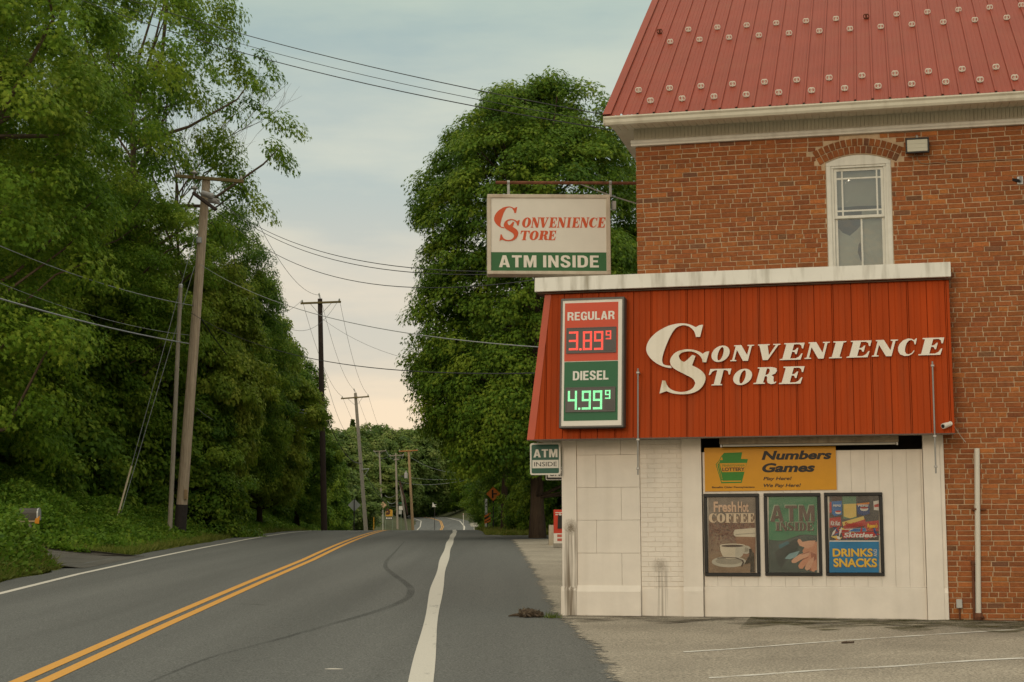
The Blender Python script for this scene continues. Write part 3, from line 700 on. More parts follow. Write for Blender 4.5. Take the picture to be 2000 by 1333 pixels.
mb = MB(); zb_ = wz(712); mb.add([(sx0,.23,zb_),((sx0+sx1)/2,.23,zb_+.012),(sx1,.23,zb_+.004),(sx1,.23,ztop+.1),(sx0,.23,ztop+.1)], [(0,1,2,3,4)]); B.part('blind', mb, shade, parent=wf)
mb = MB()                                      # gathered curtain with a scoop at the upper left
sc = [(sx0-.02,zsill-.3),(sx1+.02,zsill-.3),(sx1+.02,wz(735)),(wx(716),wz(742)),(wx(705),wz(850)),(wx(676),wz(885)),(wx(618),wz(930)),(wx(565),wz(905)),(wx(518),wz(850)),(sx0-.02,wz(800))]
slit = [(wx(684),wz(1000)),(wx(676),wz(1060)),(wx(700),wz(1130)),(wx(712),wz(1120)),(wx(706),wz(1010)),(wx(698),wz(980))]
v, f = curve_fill([sc, slit]); mb.add([(x,.26+.012*math.sin(x*60),z) for x,z,_ in v], f); B.part('curtain', mb, curt, parent=wf)
mb = MB(); mb.box(WIN['x0']-.3, WIN['x1']+.3, .5, .52, WIN['z0']-.4, WIN['zt']+.3); B.part('room_back', mb, dark, parent=wf)
# frieze, soffit, gutter
bead = mat('cream vinyl', (.60,.55,.44), .6, .06, 3, streak=((.42,.37,.28), .4, 7))
gut = mat('cream gutter', (.62,.58,.47), .45, .06, 4, streak=((.36,.30,.22), .45, 6))
XL = L(1184,222,-.5)[0]                          # left end of the eaves
zf1 = L(1500,262,.03)[1]; zf2 = L(1500,224,.03)[1]
mb = MB(); n = int((XR-XB)/.052)
prof = []
for i in range(n):
    x = XB-.02+i*.052; prof += [(x,.03),(x+.046,.03),(x+.048,.038),(x+.050,.038)]
vs = [(x,y,zf1) for x,y in prof]+[(x,y,zf2+.1) for x,y in prof]; k = len(prof)
mb.add(vs, [(i,i+1,i+1+k,i+k) for i in range(k-1)])
mb.add([(XB-.02,.03,zf1),(XB-.02,YB,zf1),(XB-.02,YB,zf2+.1),(XB-.02,.03,zf2+.1)], [(3,2,1,0)])
B.part('frieze', mb, bead)
mb = MB(); mb.sweep_x([(-.005,zf1+.012),(-.018,zf1),(-.018,zf1-.03),(.0,zf1-.05),(.0,ZF-.005),(.075,ZF-.005),(.075,zf1+.012)], XB-.06, XR)
B.part('frieze_moulding', mb, whitec)
mb = MB(); zsf = ZE-.11
k = int((XR-XL)/.10); pr = []
for i in range(k+1):
    x = XL+.03+i*.10; pr += [(x,zsf),(x+.09,zsf),(x+.092,zsf+.008),(x+.098,zsf+.008)]
kk = len(pr); mb.add([(x,-.44,z) for x,z in pr]+[(x,.03,z+.045) for x,z in pr], [(i+kk,i+kk+1,i+1,i) for i in range(kk-1)])
mb.add([(XL+.03,-.44,zsf),(XL+.03,.03,zsf+.045),(XL+.03,.03,ZE+.2),(XL+.03,-.44,ZE)], [(0,1,2,3)])
mb.add([(XL+.03,.03,zsf+.045),(XL+.03,YB,zsf+.045),(XB,YB,zsf+.045),(XB,.03,zsf+.045)], [(0,1,2,3)])
B.part('soffit', mb, bead)
mb = MB(); ge = [(-.44,ZE-.115),(-.515,ZE-.115),(-.535,ZE-.085),(-.54,ZE-.045),(-.562,ZE-.02),(-.562,ZE-.002),(-.548,ZE-.002),(-.548,ZE-.02),(-.44,ZE-.06)]
mb.sweep_x(ge, XL-.03, XR); mb.box(XL-.034, XL-.028, -.562, -.43, ZE-.118, ZE)
B.part('gutter', mb, gut)
# ribbed roof
roofm = mat('red roof metal', (.258,.051,.028), .5, .08, 1.6, 0.03, 5, spec=.08, streak=((.25,.07,.036), .5, 3))
def roof_pt(x, s, up=0.0):                      # s = distance up the slope from the eave edge
    c, sn = math.cos(math.atan(PIT)), math.sin(math.atan(PIT)); return (x, -.52+s*c-up*sn, ZE+.01+s*sn+up*c)
SL = (YR+.52)/math.cos(math.atan(PIT)); RW = .2286
mb = MB(); pr = []; x = XL-.03
while x < XR:
    pr += [(x,0),(x+.006,.022),(x+.030,.022),(x+.036,0)]
    pr += [(x+.10,0),(x+.104,.0035),(x+.118,.0035),(x+.122,0),(x+.155,0),(x+.159,.0035),(x+.173,.0035),(x+.177,0)]
    x += RW
pr.append((x,0)); k = len(pr)
mb.add([roof_pt(a,0,u) for a,u in pr]+[roof_pt(a,SL,u) for a,u in pr], [(i,i+1,i+1+k,i+k) for i in range(k-1)])
pb = [(a, 2*YR-p[1], p[2]) for a, p in ((q[0], roof_pt(q[0],0,q[1])) for q in pr)]; pt = [roof_pt(a,SL,u) for a,u in pr]
mb.add(pt+pb, [(i,i+1,i+1+k,i+k) for i in range(k-1)])
# rake trim at the left gable and ridge cap
a0, a1, a2, a3 = roof_pt(XL-.045,-.0,.03), roof_pt(XL-.045,SL,.03), roof_pt(XL-.045,SL,-.10), roof_pt(XL-.045,0,-.10)
mb.add([a0,a1,a2,a3], [(0,1,2,3)]); b0, b1 = roof_pt(XL+.07,0,.03), roof_pt(XL+.07,SL,.03); mb.add([a0,b0,b1,a1], [(0,1,2,3)])
roof = B.part('roof', mb, roofm)
# snow guards: two staggered double rows
sg = mat('snow guard plastic', (.68,.62,.53), .5, .05, 20); sgr = mat('rusty snow guard', (.12,.04,.02), .8, .3, 30)
def guard_mesh():
    g = MB()
    for s in (-1,1):
        P = [(s*(.014+.028*math.cos(a)+.012), .036+.026*math.sin(a)) for a in [math.radians(d) for d in range(-100,200,30)]]
        g.tube([(x,-.012,z) for x,z in P], .0105, 6)
    g.box(-.018, .018, -.016, .016, 0, .07); g.box(-.045, .045, .0, .05, 0, .008); g.box(-.006,.006,-.045,.0,0,.02)
    return g
gmesh = None; S = 2.381
rows = [[(262,480),(408,473),(559,462),(708,455),(861,442),(1012,431),(1168,418),(1320,408),(1480,396),(1635,386),(1795,375),(1953,366)],
        [(205,430),(352,421),(498,414),(646,403),(795,392),(944,380),(1095,371),(1247,360),(1400,349),(1554,338),(1711,326),(1868,317)],
        [(354,200),(492,192),(628,184),(770,172),(908,162),(1050,152),(1190,143),(1335,132),(1479,122),(1625,112),(1770,100),(1919,88)],
        [(302,152),(441,145),(576,136),(712,126),(849,115),(988,104),(1126,95),(1267,85),(1410,75),(1552,65),(1694,53),(1840,41),(1984,30)]]
nrm = (0,-math.sin(math.atan(PIT)),math.cos(math.atan(PIT))); slope = math.atan(PIT)
for ri, rw in enumerate(rows):
    pts = [onplane_local(1160+px/S, py/S+2, roof_pt(0,0), nrm) for px, py in rw]
    xsA = np.array([p.x for p in pts]); ii = np.arange(len(pts)); cf = np.polyfit(ii, xsA, 1); ssm = float(np.mean([(p.y+.52)/math.cos(slope) for p in pts]))
    for i in range(len(rw)):
        x = cf[1]+i*cf[0]; p = Vector(roof_pt(x, ssm, .002))
        rusty = ri == 3 and i in (0,7)
        if gmesh is None: 
            q = guard_mesh(); o = link_mesh('snow_guard', q.v, q.f, [sg], None, roof); gmesh = o
        else: o = gmesh.copy(); C.objects.link(o); o.parent = roof
        if rusty:
            o.data = gmesh.data.copy(); o.data.materials.clear(); o.data.materials.append(sgr); o['label'] = 'rusty brown snow guard'
        o.location = p-B.base; o.rotation_euler = (slope*.55,0,0); o.scale = (.78,.85,1.12)
# ---- shop front, painted white
def PX(px, py=1000, y=0.0): return L(px, py, y)[0]
def PZ(py, px=1450, y=0.0): return L(px, py, y)[1]
zT = PZ(850)
xa, xb, xc, xd, xe, xf_ = PX(1128), PX(1250), PX(1333), PX(1371), PX(1806), XW
zfl = PZ(1147); zfl2 = PZ(1156)
def drip_white(name):
    """the same white paint, with splashed mud and drip runs low on two piers"""
    m = mat(name, (.735,.67,.59), .75, .06, 3, .15, 14, streak=((.44,.38,.30), .20, 5)); N = m.node_tree.nodes; K = m.node_tree.links; P = N['Principled BSDF']
    base = P.inputs['Base Color'].links[0].from_socket
    tc = N.new('ShaderNodeTexCoord'); sp = N.new('ShaderNodeSeparateXYZ'); K.new(tc.outputs['Object'], sp.inputs[0])
    def mth(op, a, b=None, c=None):
        n = N.new('ShaderNodeMath'); n.operation = op
        for i, q in enumerate((a,b,c)):
            if q is None: continue
            if isinstance(q, (int,float)): n.inputs[i].default_value = q
            else: K.new(q, n.inputs[i])
        return n.outputs[0]
    nz = N.new('ShaderNodeTexNoise'); nz.inputs['Scale'].default_value = 38; nz.inputs['Detail'].default_value = 8; nz.inputs['Roughness'].default_value = .75; K.new(tc.outputs['Object'], nz.inputs[0])
    mp = N.new('ShaderNodeMapping'); mp.inputs['Scale'].default_value = (34,34,.9); K.new(tc.outputs['Object'], mp.inputs[0])
    dr = N.new('ShaderNodeTexNoise'); dr.inputs['Scale'].default_value = 1; dr.inputs['Detail'].default_value = 3; K.new(mp.outputs[0], dr.inputs[0])
    tot = None
    for (cx, cz, rx, rz, zlo, dw, amt) in ((PX(1115),PZ(1030)-ZG,.17,.22,.0,.125,1.0),(PX(1288),PZ(1106)-ZG,.20,.19,.0,.17,.62)):
        ex = mth('DIVIDE', mth('SUBTRACT', sp.outputs[0], cx), rx); ez = mth('DIVIDE', mth('SUBTRACT', sp.outputs[2], cz), rz)
        r2 = mth('ADD', mth('MULTIPLY', ex, ex), mth('MULTIPLY', ez, ez))
        spl = mth('MULTIPLY', mth('MAXIMUM', mth('SUBTRACT', 1.0, mth('POWER', r2, .5)), 0), 1.55)
        spl = mth('MINIMUM', mth('MAXIMUM', mth('MULTIPLY', mth('SUBTRACT', mth('MULTIPLY', spl, nz.outputs[0]), .27), 2.4), 0), 1)
        bel = mth('MULTIPLY', mth('LESS_THAN', sp.outputs[2], cz), mth('MAXIMUM', mth('SUBTRACT', 1.0, mth('ABSOLUTE', mth('DIVIDE', mth('SUBTRACT', sp.outputs[0], cx), dw))), 0))
        run = mth('MINIMUM', mth('MAXIMUM', mth('MULTIPLY', mth('SUBTRACT', mth('MULTIPLY', mth('ADD', dr.outputs[0], .12), mth('POWER', bel, .25)), .40 if amt > .9 else .50), 4), 0), 1)
        one = mth('MULTIPLY', mth('MAXIMUM', spl, run), amt*.85)
        tot = one if tot is None else mth('MAXIMUM', tot, one)
    mx = N.new('ShaderNodeMix'); mx.data_type = 'RGBA'; K.new(tot, mx.inputs[0]); K.new(base, mx.inputs[6]); mx.inputs[7].default_value = (.115,.08,.042,1); K.new(mx.outputs[2], P.inputs['Base Color'])
    return m
wd = drip_white('splashed white paint')
def pier(x0, x1, y, fl, depth=.35, yend=None, z0=ZG-.2):
    mb = MB(); yb = y+depth
    prof = [(y,zT+.25),(y,zfl),(y-fl,zfl2),(y-fl,z0),(yb,z0),(yb,zT+.25)]
    return mb.sweep_x(prof, x0, x1)
mb = pier(X0+.0, xa-.012, -.015, .03); mb.box(X0-.03, X0-.001, .02, .35, ZG-.2, zfl-.01); mb.box(X0-.012, X0-.001, .06, .35, zfl-.01, zT+.25)
B.part('corner_pier', mb, wd)
mb = MB(); rr = random.Random(2)                # smooth block courses with fine joints
zz = zfl; cs = (zT+.3-zfl)/5.2; r = 0
mb.sweep_x([(.010,zfl+.01),(-.045,zfl2-.01),(-.045,ZG-.2),(.3,ZG-.2),(.3,zfl+.01)], xa-.02, xb-.0)
while zz < zT+.25:
    z1 = min(zz+cs, zT+.25); cut = xa+(xb-xa)*(.70 if r % 2 == 0 else .30)
    for a, b in ((xa-.012,cut),(cut,xb)): mb.bbox(a+.0012, b-.0012, .012+rr.uniform(0,.004), .3, zz+.0012, z1-.0012, .004)
    zz = z1; r += 1
B.part('block_wall', mb, white)
mb = MB(); cols = []; z = ZG-.1; r = 0           # painted brick strip
while z < zT+.2:
    x = xb+.004-(0 if r % 2 else .1)
    while x < xc:
        a, b = max(x,xb+.004), min(x+.2,xc-.002)
        if b-a > .02 and z > zfl-.02: one_brick(mb, cols, a, b, z, z+.0625, .034, rr, (1,1,1), t=.03)
        x += .206
    z += .068; r += 1
mb.box(xb+.003, xc-.001, .0395, .3, ZG-.2, zT+.25); mb.box(xb+.004, xc-.002, .022, .038, ZG-.2, zfl-.03)
B.part('painted_brick', mb, wd)
mb = pier(xc, xd, -.01, .02); B.part('pier', mb, white)
# boarded bay: upright boards above a flat kick board
zB0, zB1 = PZ(1146), PZ(882)
mb = MB(); x = xd+.012; bw = .183
while x < xe-.01:
    b = min(x+bw, xe-.006); mb.bbox(x+.001, b-.001, .062+rr.uniform(0,.0015), .12, zB0, zB1, .0018); x += bw
mb.box(xd+.004, xe-.002, .11, .16, zB0, zB1)
B.part('board_panel', mb, white)
mb = MB(); mb.bbox(xd+.006, xe-.004, .045, .16, ZG-.2, zB0-.002, .008); B.part('kick_board', mb, white)
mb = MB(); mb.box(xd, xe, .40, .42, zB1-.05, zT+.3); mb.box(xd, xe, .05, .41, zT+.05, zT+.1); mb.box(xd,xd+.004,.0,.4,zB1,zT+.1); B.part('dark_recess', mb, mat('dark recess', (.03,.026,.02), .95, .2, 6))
mb = pier(xe, XW-.055, -.01, .0); mb.sweep_x([(.02,zT+.25),(.02,zfl),(-.012,zfl2),(-.012,ZG-.2),(.3,ZG-.2),(.3,zT+.25)], XW-.053, XW-.001); B.part('pier', mb, white)
mb = MB(); mb.box(X0, X0+.2, .351, 12, ZG-.2, zT+.25); mb.box(X0+.2, XB, 11.8, 12, ZG-.2, zT+.25); B.part('shop_front_wall', mb, white)
# mansard
ZM0 = L(1450,853,-.48)[1]; ZM1 = L(1450,556,-.24)[1]; YM0, YM1 = -.48, -.24
XM0, XM1 = L(1030,862,YM0)[0], L(1066,575,YM1)[0]; XMR = L(1859,700,-.36)[0]
redm = mat('red siding paint', (.345,.044,.003), .6, .20, 2.2, .04, 8, spec=.12, stretch=(2.6,1,.16), streak=((.27,.05,.012), .55, 8))
def my(z): return YM0+(YM1-YM0)*(z-ZM0)/(ZM1-ZM0)
mb = MB(); pr = []; x = XM0; i = 0
P0 = PX(1100, 700, -.36)
pitchs = .247; x = P0-pitchs*3; pr = [(XM0,0)]
while x < XMR-.02:
    if x > XM0+.02:
        if i % 2: pr += [(x-.004,0),(x-.001,.022),(x+.004,.022),(x+.007,0)]
        else: pr += [(x-.014,0),(x-.011,.02),(x-.008,.02),(x-.005,-.004),(x+.006,-.004),(x+.009,.02),(x+.012,.02),(x+.015,0)]
    for q in (.082,.165):
        if XM0+.02 < x+q < XMR-.02: pr += [(x+q-.006,0),(x+q-.003,.004),(x+q+.003,.004),(x+q+.006,0)]
    x += pitchs; i += 1
pr.append((XMR,0)); k = len(pr)
def mtop(xx):                                    # hip: clip ribs against the slanting left corner
    return xx
bot = []; top = []
for a, d in pr:
    bot.append((a, YM0+d, ZM0)); top.append((max(a, XM1), YM1+d, ZM1))
fs = []; vs = []
for i in range(k-1):
    a, d = pr[i]; b, e = pr[i+1]
    def hz(q): return ZM0+(ZM1-ZM0)*min(1,max(0,(q-XM0)/(XM1-XM0))) if XM1 > XM0 else ZM1
    za, zb = hz(a) if a < XM1 else ZM1, hz(b) if b < XM1 else ZM1
    o = len(vs); vs += [(a,YM0+d,ZM0),(b,YM0+e,ZM0),(b,my(zb)+e,zb),(a,my(za)+d,za)]; fs.append((o,o+1,o+2,o+3))
mb.add(vs, fs)
mb.add([(XM0,YM0,ZM0),(XM1,YM1,ZM1),(XM1,12,ZM1),(XM0,12,ZM0)], [(0,1,2,3)])
mb.add([(XMR,YM0,ZM0),(XMR,.05,ZM0),(XMR,.05,ZM1),(XMR,YM1,ZM1)], [(0,1,2,3)])
man = B.part('mansard', mb, redm)
mb = MB()                                        # corner flashing on the hip
q = [(XM0-.006,YM0-.006,ZM0),(XM0+.10,YM0-.008,ZM0),(XM1+.085,YM1-.008,ZM1),(XM1-.006,YM1-.006,ZM1),(XM0-.006,YM0+.1,ZM0),(XM1-.006,YM1+.1,ZM1)]
mb.add(q, [(0,1,2,3),(4,0,3,5)]); B.part('corner_flashing', mb, mat('flashing paint', (.42,.06,.02), .45, .08, 3), parent=man)
mb = MB(); mb.sweep_x([(YM0-.004,ZM0-.012),(YM0+.02,ZM0-.014),(YM0+.02,ZM0+.002),(YM0-.004,ZM0+.004)], XM0-.005, XMR+.006)
B.part('drip_edge', mb, mat('dull edge metal', (.10,.065,.05), .5, .2, 10), parent=man)
mb = MB(); mb.box(XM0+.01, XMR-.01, YM0+.021, .0, ZM0+.004, ZM0+.016); mb.box(XM0+.01, X0+.0, .0, 11.9, ZM0+.004, ZM0+.016)
B.part('soffit', mb, mat('soffit board', (.40,.35,.27), .9, .15, 5))
# white metal fascia and flat deck
zfa0, zfa1 = L(1450,555,-.36)[1], L(1450,527,-.36)[1]; XF0 = L(1044,560,-.36)[0]; XFR = L(1857,530,-.36)[0]
fasm = mat('white fascia metal', (.68,.66,.60), .45, .05, 3, streak=((.20,.17,.11), .75, 8))
mb = MB(); mb.sweep_x([(-.36,zfa0),(-.335,zfa1),(.058,zfa1+.02),(.058,zfa1-.02),(-.30,zfa1-.02),(-.325,zfa0),(-.34,zfa0-.008)], XF0+.0, XFR)
mb.add([(XF0,-.36,zfa0),(XF0,12,zfa0),(XF0+.05,12,zfa1),(XF0+.05,-.335,zfa1)], [(3,2,1,0)])
mb.add([(XF0+.05,-.335,zfa1),(XF0+.05,12,zfa1),(XB-.01,12,zfa1+.02),(XB-.01,.0,zfa1+.02)], [(0,3,2,1)])
B.part('fascia', mb, fasm)
mb = MB(); mb.box(XF0+.03, XFR-.01, -.30, .05, zfa0-.03, zfa0-.015); B.part('fascia_soffit', mb, mat('painted shade board', (.10,.06,.04), .9, .2, 6))  # dark colour paints in the shade band under the fascia

# ------------------------------------------------------------------ signs and fittings on the building
def pmat(name, c, rough=.5, var=.03, **k): return mat(name, c, rough, var, 5, **k)
sign_white = pmat('sign white', (.66,.62,.55)); sign_red = pmat('sign red', (.52,.060,.022)); sign_green = pmat('sign green', (.012,.105,.040))
sign_green2 = pmat('faded green', (.035,.125,.045)); letter_white = pmat('letter white', (.70,.65,.56), streak=((.36,.31,.2), .25, 10)); ink = pmat('ink black', (.02,.018,.016)); dark_metal = pmat('dark cabinet', (.055,.048,.042), .5, .15)
orange_ink = pmat('orange ink', (.55,.085,.025)); steel = pmat('grey steel', (.34,.33,.31), .45, .15, metal=.6); rust = mat('rusty steel', (.14,.055,.028), .9, .4, 12, .4, 40)
cab = mat('sign cabinet', (.50,.43,.34), .6, .12, 5, streak=((.25,.14,.07), .5, 6))
NM = (0, (ZM1-ZM0), -(YM1-YM0)); LEAN = (YM1-YM0)/(ZM1-ZM0)
def Lm(px, py, off=0.0):                      # a place on the sloping mansard face, off = proud of it
    p = onplane_local(px, py, (0,YM0-off,ZM0), NM); return p.x, p.z
def mface(z): return YM0+(z-ZM0)*LEAN
def leaned(mb): mb.v = [(x, y+mface(z), z) for x,y,z in mb.v]; return mb
# raised lettering
t = Thing('wall_lettering', (Lm(1450,770)[0], mface(Lm(1450,770)[1])-.01, Lm(1450,770)[1]), 'big raised cream letters reading Convenience Store across the red siding', 'lettering', local=True)
def trace(P, off, y0, y1):
    q = [Lm(1240+x/6.25, 610+y/6.25, off) for x,y in smooth_loop(P,2)][::-1]
    v, f = curve_fill([q], .5); mb = MB(); a = np.array(v)
    mb.add([(x, y0+(.5-d)*(y1-y0)*1.0 if False else y0+(.5-d)*(y1-y0), z) for x,z,d in v], f); return leaned(mb)
stained = mat('stained letter white', (.68,.62,.51), .6, .06, 4, streak=((.30,.25,.10), .8, 9))
t.part('letter', trace(BIGC, .05, -.052, -.027), letter_white)
t.part('letter', trace(BIGS, .06, -.064, -.034), stained)
S4 = 3.226
for ch, a, b, c, d in [('O',483,597,242,348),('N',600,752,238,342),('V',776,918,232,336),('E',912,1070,225,335),('N',1068,1230,219,328),('I',1222,1333,215,324),('E',1333,1492,210,320),('N',1492,1659,205,313),('C',1660,1777,197,310),('E',1785,1950,192,305),('T',466,608,388,495),('O',620,738,388,493),('R',746,895,378,489),('E',907,1070,373,486)]:
    (xa_, za_), (xb_, zb_) = Lm(1240+a/S4, 600+d/S4, .04), Lm(1240+b/S4, 600+c/S4, .04)
    mb = glyph_mb(ch, xa_, xb_, za_, zb_, -.022, .022, shear=.24 if ch not in 'T' else .24)
    t.part('letter', leaned(mb), letter_white)
# fuel price sign
S5 = 4.76
def pz(x, y, off=.2): return Lm(1080+x/S5, 570+y/S5, off)
x0,z1 = pz(78,72); x1,z0 = pz(652,1256)
t = Thing('price_sign', ((x0+x1)/2, mface(z0)-.1, z0), 'lit fuel price sign in red and green with dark cabinet on the red siding', 'sign', local=True)
mb = MB(); mb.bbox(x0-.012, x1+.012, -.19, -.012, z0-.012, z1+.012, .015); t.part('cabinet', leaned(mb), dark_metal)
mb = MB()
for (a,b,c,d) in ((x0,x1,z1-.022,z1),(x0,x1,z0,z0+.022),(x0,x0+.022,z0+.022,z1-.022),(x1-.022,x1,z0+.022,z1-.022)): mb.box(a,b,-.204,-.188,c,d)
for i in range(5):
    z = z0+(z1-z0)*(i+.5)/5
    for x in (x0+.008, x1-.008): mb.lathe((x,-.207,z), [(.007,0),(.005,-.005)], 8, axis='y')
t.part('frame', leaned(mb), pmat('cabinet rim', (.075,.07,.062), .4, .1))
mb = MB(); mb.box(x0+.02, x1-.02, -.197, -.19, z0+.02, z1-.02); t.part('face_panel', leaned(mb), sign_white)
def panel(xl,yt,xr,yb,y0,y1,m,name,par=None):
    a, z1_ = pz(xl,yt); b, z0_ = pz(xr,yb); mb = MB(); mb.box(a,b,y0,y1,z0_,z1_); return t.part(name, leaned(mb), m, parent=par)
pr_ = panel(112,110,604,637,-.200,-.1965,sign_red,'price_panel'); pg_ = panel(106,656,601,1194,-.200,-.1965,sign_green,'price_panel')
lw = pmat('price letter white', (.66,.63,.57))
for s, a, b, c, d, par in (('REGULAR',135,575,178,270,pr_),('DIESEL',185,517,732,825,pg_)):
    xa_, za_ = pz(a,d); xb_, zb_ = pz(b,c); t.part('lettering', leaned(sans_mb(s,xa_,xb_,za_,zb_,-.2005)), lw, parent=par)
ledbox = pmat('display black', (.022,.020,.018), .35, .1); ledgrey = pmat('display plate', (.07,.065,.06), .5, .1)
SEG = {'3':'abgcd','8':'abcdefg','9':'abcdfg','4':'fgbc'}
def led(mb, ch, xl, xr, zb_, zt_, y):
    w, h = xr-xl, zt_-zb_; n = 7; T = w*.24
    def run(ax, az, bx, bz, k):
        dx, dz = (bx-ax)/k, (bz-az)/k
        for i in range(k):
            for e in (-.25,.25):
                if abs(dx) > abs(dz): cx, cz = ax+dx*(i+.5), az+e*T*1.0
                else: cx, cz = ax+e*T, az+dz*(i+.5)
                s = T*.20; mb.add([(cx-s,y,cz-s),(cx+s,y,cz-s),(cx+s,y,cz+s),(cx-s,y,cz+s)], [(0,1,2,3)])
    l, r, b_, t_, m_ = xl+T/2, xr-T/2, zb_+T/2, zt_-T/2, (zb_+zt_)/2
    if ch == '.': 
        mb.add([(xl,y,zb_),(xr,y,zb_),(xr,y,zt_),(xl,y,zt_)], [(0,1,2,3)]); return
    for s in SEG[ch]:
        {'a':lambda: run(xl,t_,xr,t_,8),'d':lambda: run(xl,b_,xr,b_,8),'g':lambda: run(xl+(T if ch in '489' and False else 0),m_,xr,m_,8),'f':lambda: run(l,m_,l,zt_,8),'b':lambda: run(r,m_,r,zt_,8),'e':lambda: run(l,zb_,l,m_,8),'c':lambda: run(r,zb_,r,m_,8)}[s]()
for par, box, digs, col, nm in ((pr_,(127,340,588,565),[('3',148,238,370,548),('.',247,267,528,547),('8',278,366,368,546),('9',382,470,366,544),('9',492,543,362,445)],(1.0,.09,.06),'red led'),
                               (pg_,(119,893,580,1114),[('4',138,226,922,1100),('.',236,255,1080,1098),('9',268,355,920,1098),('9',372,460,918,1096),('9',485,535,915,998)],(.30,1.0,.45),'green led')):
    a, z1_ = pz(box[0],box[1]); b, z0_ = pz(box[2],box[3])
    mb = MB(); mb.box(a,b,-.209,-.1995,z0_,z1_)
    for q in (z1_-.012, z0_): mb.box(a,b,-.214,-.2092,q,q+.012)
    mb.box(a,a+.012,-.214,-.2092,z0_+.012,z1_-.012); mb.box(b-.012,b,-.214,-.2092,z0_+.012,z1_-.012)
    dsp = t.part('display', leaned(mb), ledbox, parent=par)
    mb = MB(); xq, zq = pz(482,box[1]+115); xr_, zr_ = pz(570,box[3]-15); mb.box(xq,xr_,-.2105,-.2095,zr_,zq); q2, w2 = pz(488,box[3]-35), pz(558,box[3]-17); mb.box(q2[0],w2[0],-.212,-.2106,w2[1],q2[1])
    t.part('display_plate', leaned(mb), ledgrey, parent=par)
    for ch,xl,xr,yt,yb in digs:
        mb = MB(); A_, Zb = pz(xl,yb); B_, Zt = pz(xr,yt); led(mb, ch, A_, B_, Zb, Zt, -.2125)
        t.part('price_digit' if ch != '.' else 'decimal_point', leaned(mb), mat(nm, tuple(c*.5 for c in col), .5, 0, emit=(col, 1.15)), parent=par)
# hanging cabinet sign over the road side
YS = 0.0
SGN = Matrix.Translation(Vector(((1072-1000)/FPX*23.2, 23.2, 0))) @ Matrix.Rotation(math.radians(2.5), 4, 'Z'); SGI = SGN.inverted()
def LS(px, py, y=0.0):
    o = SGI @ EYE; rr_ = SGI.to_3x3() @ ray(px, py); tt = (y-o.y)/rr_.y; p = o+rr_*tt; return p.x, p.z
class SignThing(Thing):
    def __init__(s, name, base, label, cat):
        Thing.__init__(s, name, SGN @ Vector(base), label, cat, rz=math.radians(2.5)); s.b0 = Vector(base)
    def part(s, name, mb, mats, parent=None, smooth=False, label=None):
        mb.v = [tuple(Vector(v)-s.b0) for v in mb.v]; return Thing.part(s, name, mb, mats, parent, smooth, label, own=True)
S1 = 3.333
def hs(x, y, d=YS): return LS(900+x/S1, 340+y/S1, d)
x0, z1 = hs(172,134); x1, z0 = hs(977,656)
t = SignThing('hanging_sign', ((x0+x1)/2, YS+.15, z0), 'white and green box sign hanging from a rusty pipe, reading Convenience Store, ATM Inside', 'sign')
mb = MB(); mb.bbox(x0,x1,YS,YS+.30,z0,z1,.012); t.part('cabinet', mb, cab)
mb = MB(); e = .03
for (a,b,c,d) in ((x0,x1,z1-.055,z1),(x0,x1,z0,z0+.05),(x0,x0+.055,z0+.05,z1-.055),(x1-.065,x1,z0+.05,z1-.055)): mb.bbox(a,b,YS-.03,YS-.001,c,d,.006)
t.part('frame', mb, cab)
xa_, zt_ = hs(200,165); xb_, zb_ = hs(944,634)
mb = MB(); zg_ = hs(500,512)[1]; mb.box(x0+.05,x1-.06,YS-.012,YS-.0015,zg_+.002,z1-.05); fp = t.part('face_panel', mb, pmat('sign face cream', (.66,.615,.54), .4, .03))
mb = MB(); mb.box(x0+.05,x1-.06,YS-.012,YS-.0015,z0+.045,zg_); fg = t.part('face_panel', mb, sign_green2, label='green lower panel')
q = lambda x, y: hs(x, y, YS-.013)
a = q(248,608); b = q(898,532); 
for wd_, f0, f1 in (('ATM',0,.375),('INSIDE',.442,1)): t.part('lettering', sans_mb(wd_, a[0]+(b[0]-a[0])*f0, a[0]+(b[0]-a[0])*f1, a[1], b[1], YS-.0125, .003, .12), letter_white, parent=fg)
mb = MB()
# the same initials, small: fitted into their box on this sign
def fit(P, mb, fx, y, dpt):
    qq = [fx(px, py) for px, py in smooth_loop(P,2)][::-1]; v, f = curve_fill([qq], .5); mb.add([(x, y-(d+.5)*dpt, z) for x,z,d in v], f)
bx = lambda X, Y: q(216+(X-137)/(908-137)*(384-216), 212+(Y-137)/(1003-137)*(438-212))
fit(BIGC, mb, bx, YS-.0125, .003); m2 = MB(); fit(BIGS, m2, bx, YS-.0160, .003)
t.part('lettering', mb, orange_ink, parent=fp); t.part('lettering', m2, orange_ink, parent=fp)
adv = {'O':1.0,'N':1.1,'V':1.0,'E':.95,'I':.62,'C':.95,'T':1.05,'R':1.1}
for word, xs_, xe_, yt, yb in (('ONVENIENCE',398,940,284,350),('TORE',388,618,370,432)):
    mb = MB(); tot = sum(adv[c] for c in word); x = xs_
    for c in word:
        w = (xe_-xs_)*adv[c]/tot; k = (xe_-xs_)*.0
        A_ = q(x+1, yb+ (x-xs_)*.008*-0); B_ = q(x+w*1.06, yt); glyph_mb(c, A_[0], B_[0], A_[1], B_[1], YS-.0125, .003, .22, mb); x += w
    t.part('lettering', mb, orange_ink, parent=fp)
mb = MB(); p = hs(993,195); mb.box(p[0]-.01,p[0]+.05,YS+.08,YS+.2,p[1]-.06,p[1]+.06); t.part('junction_box', mb, steel)
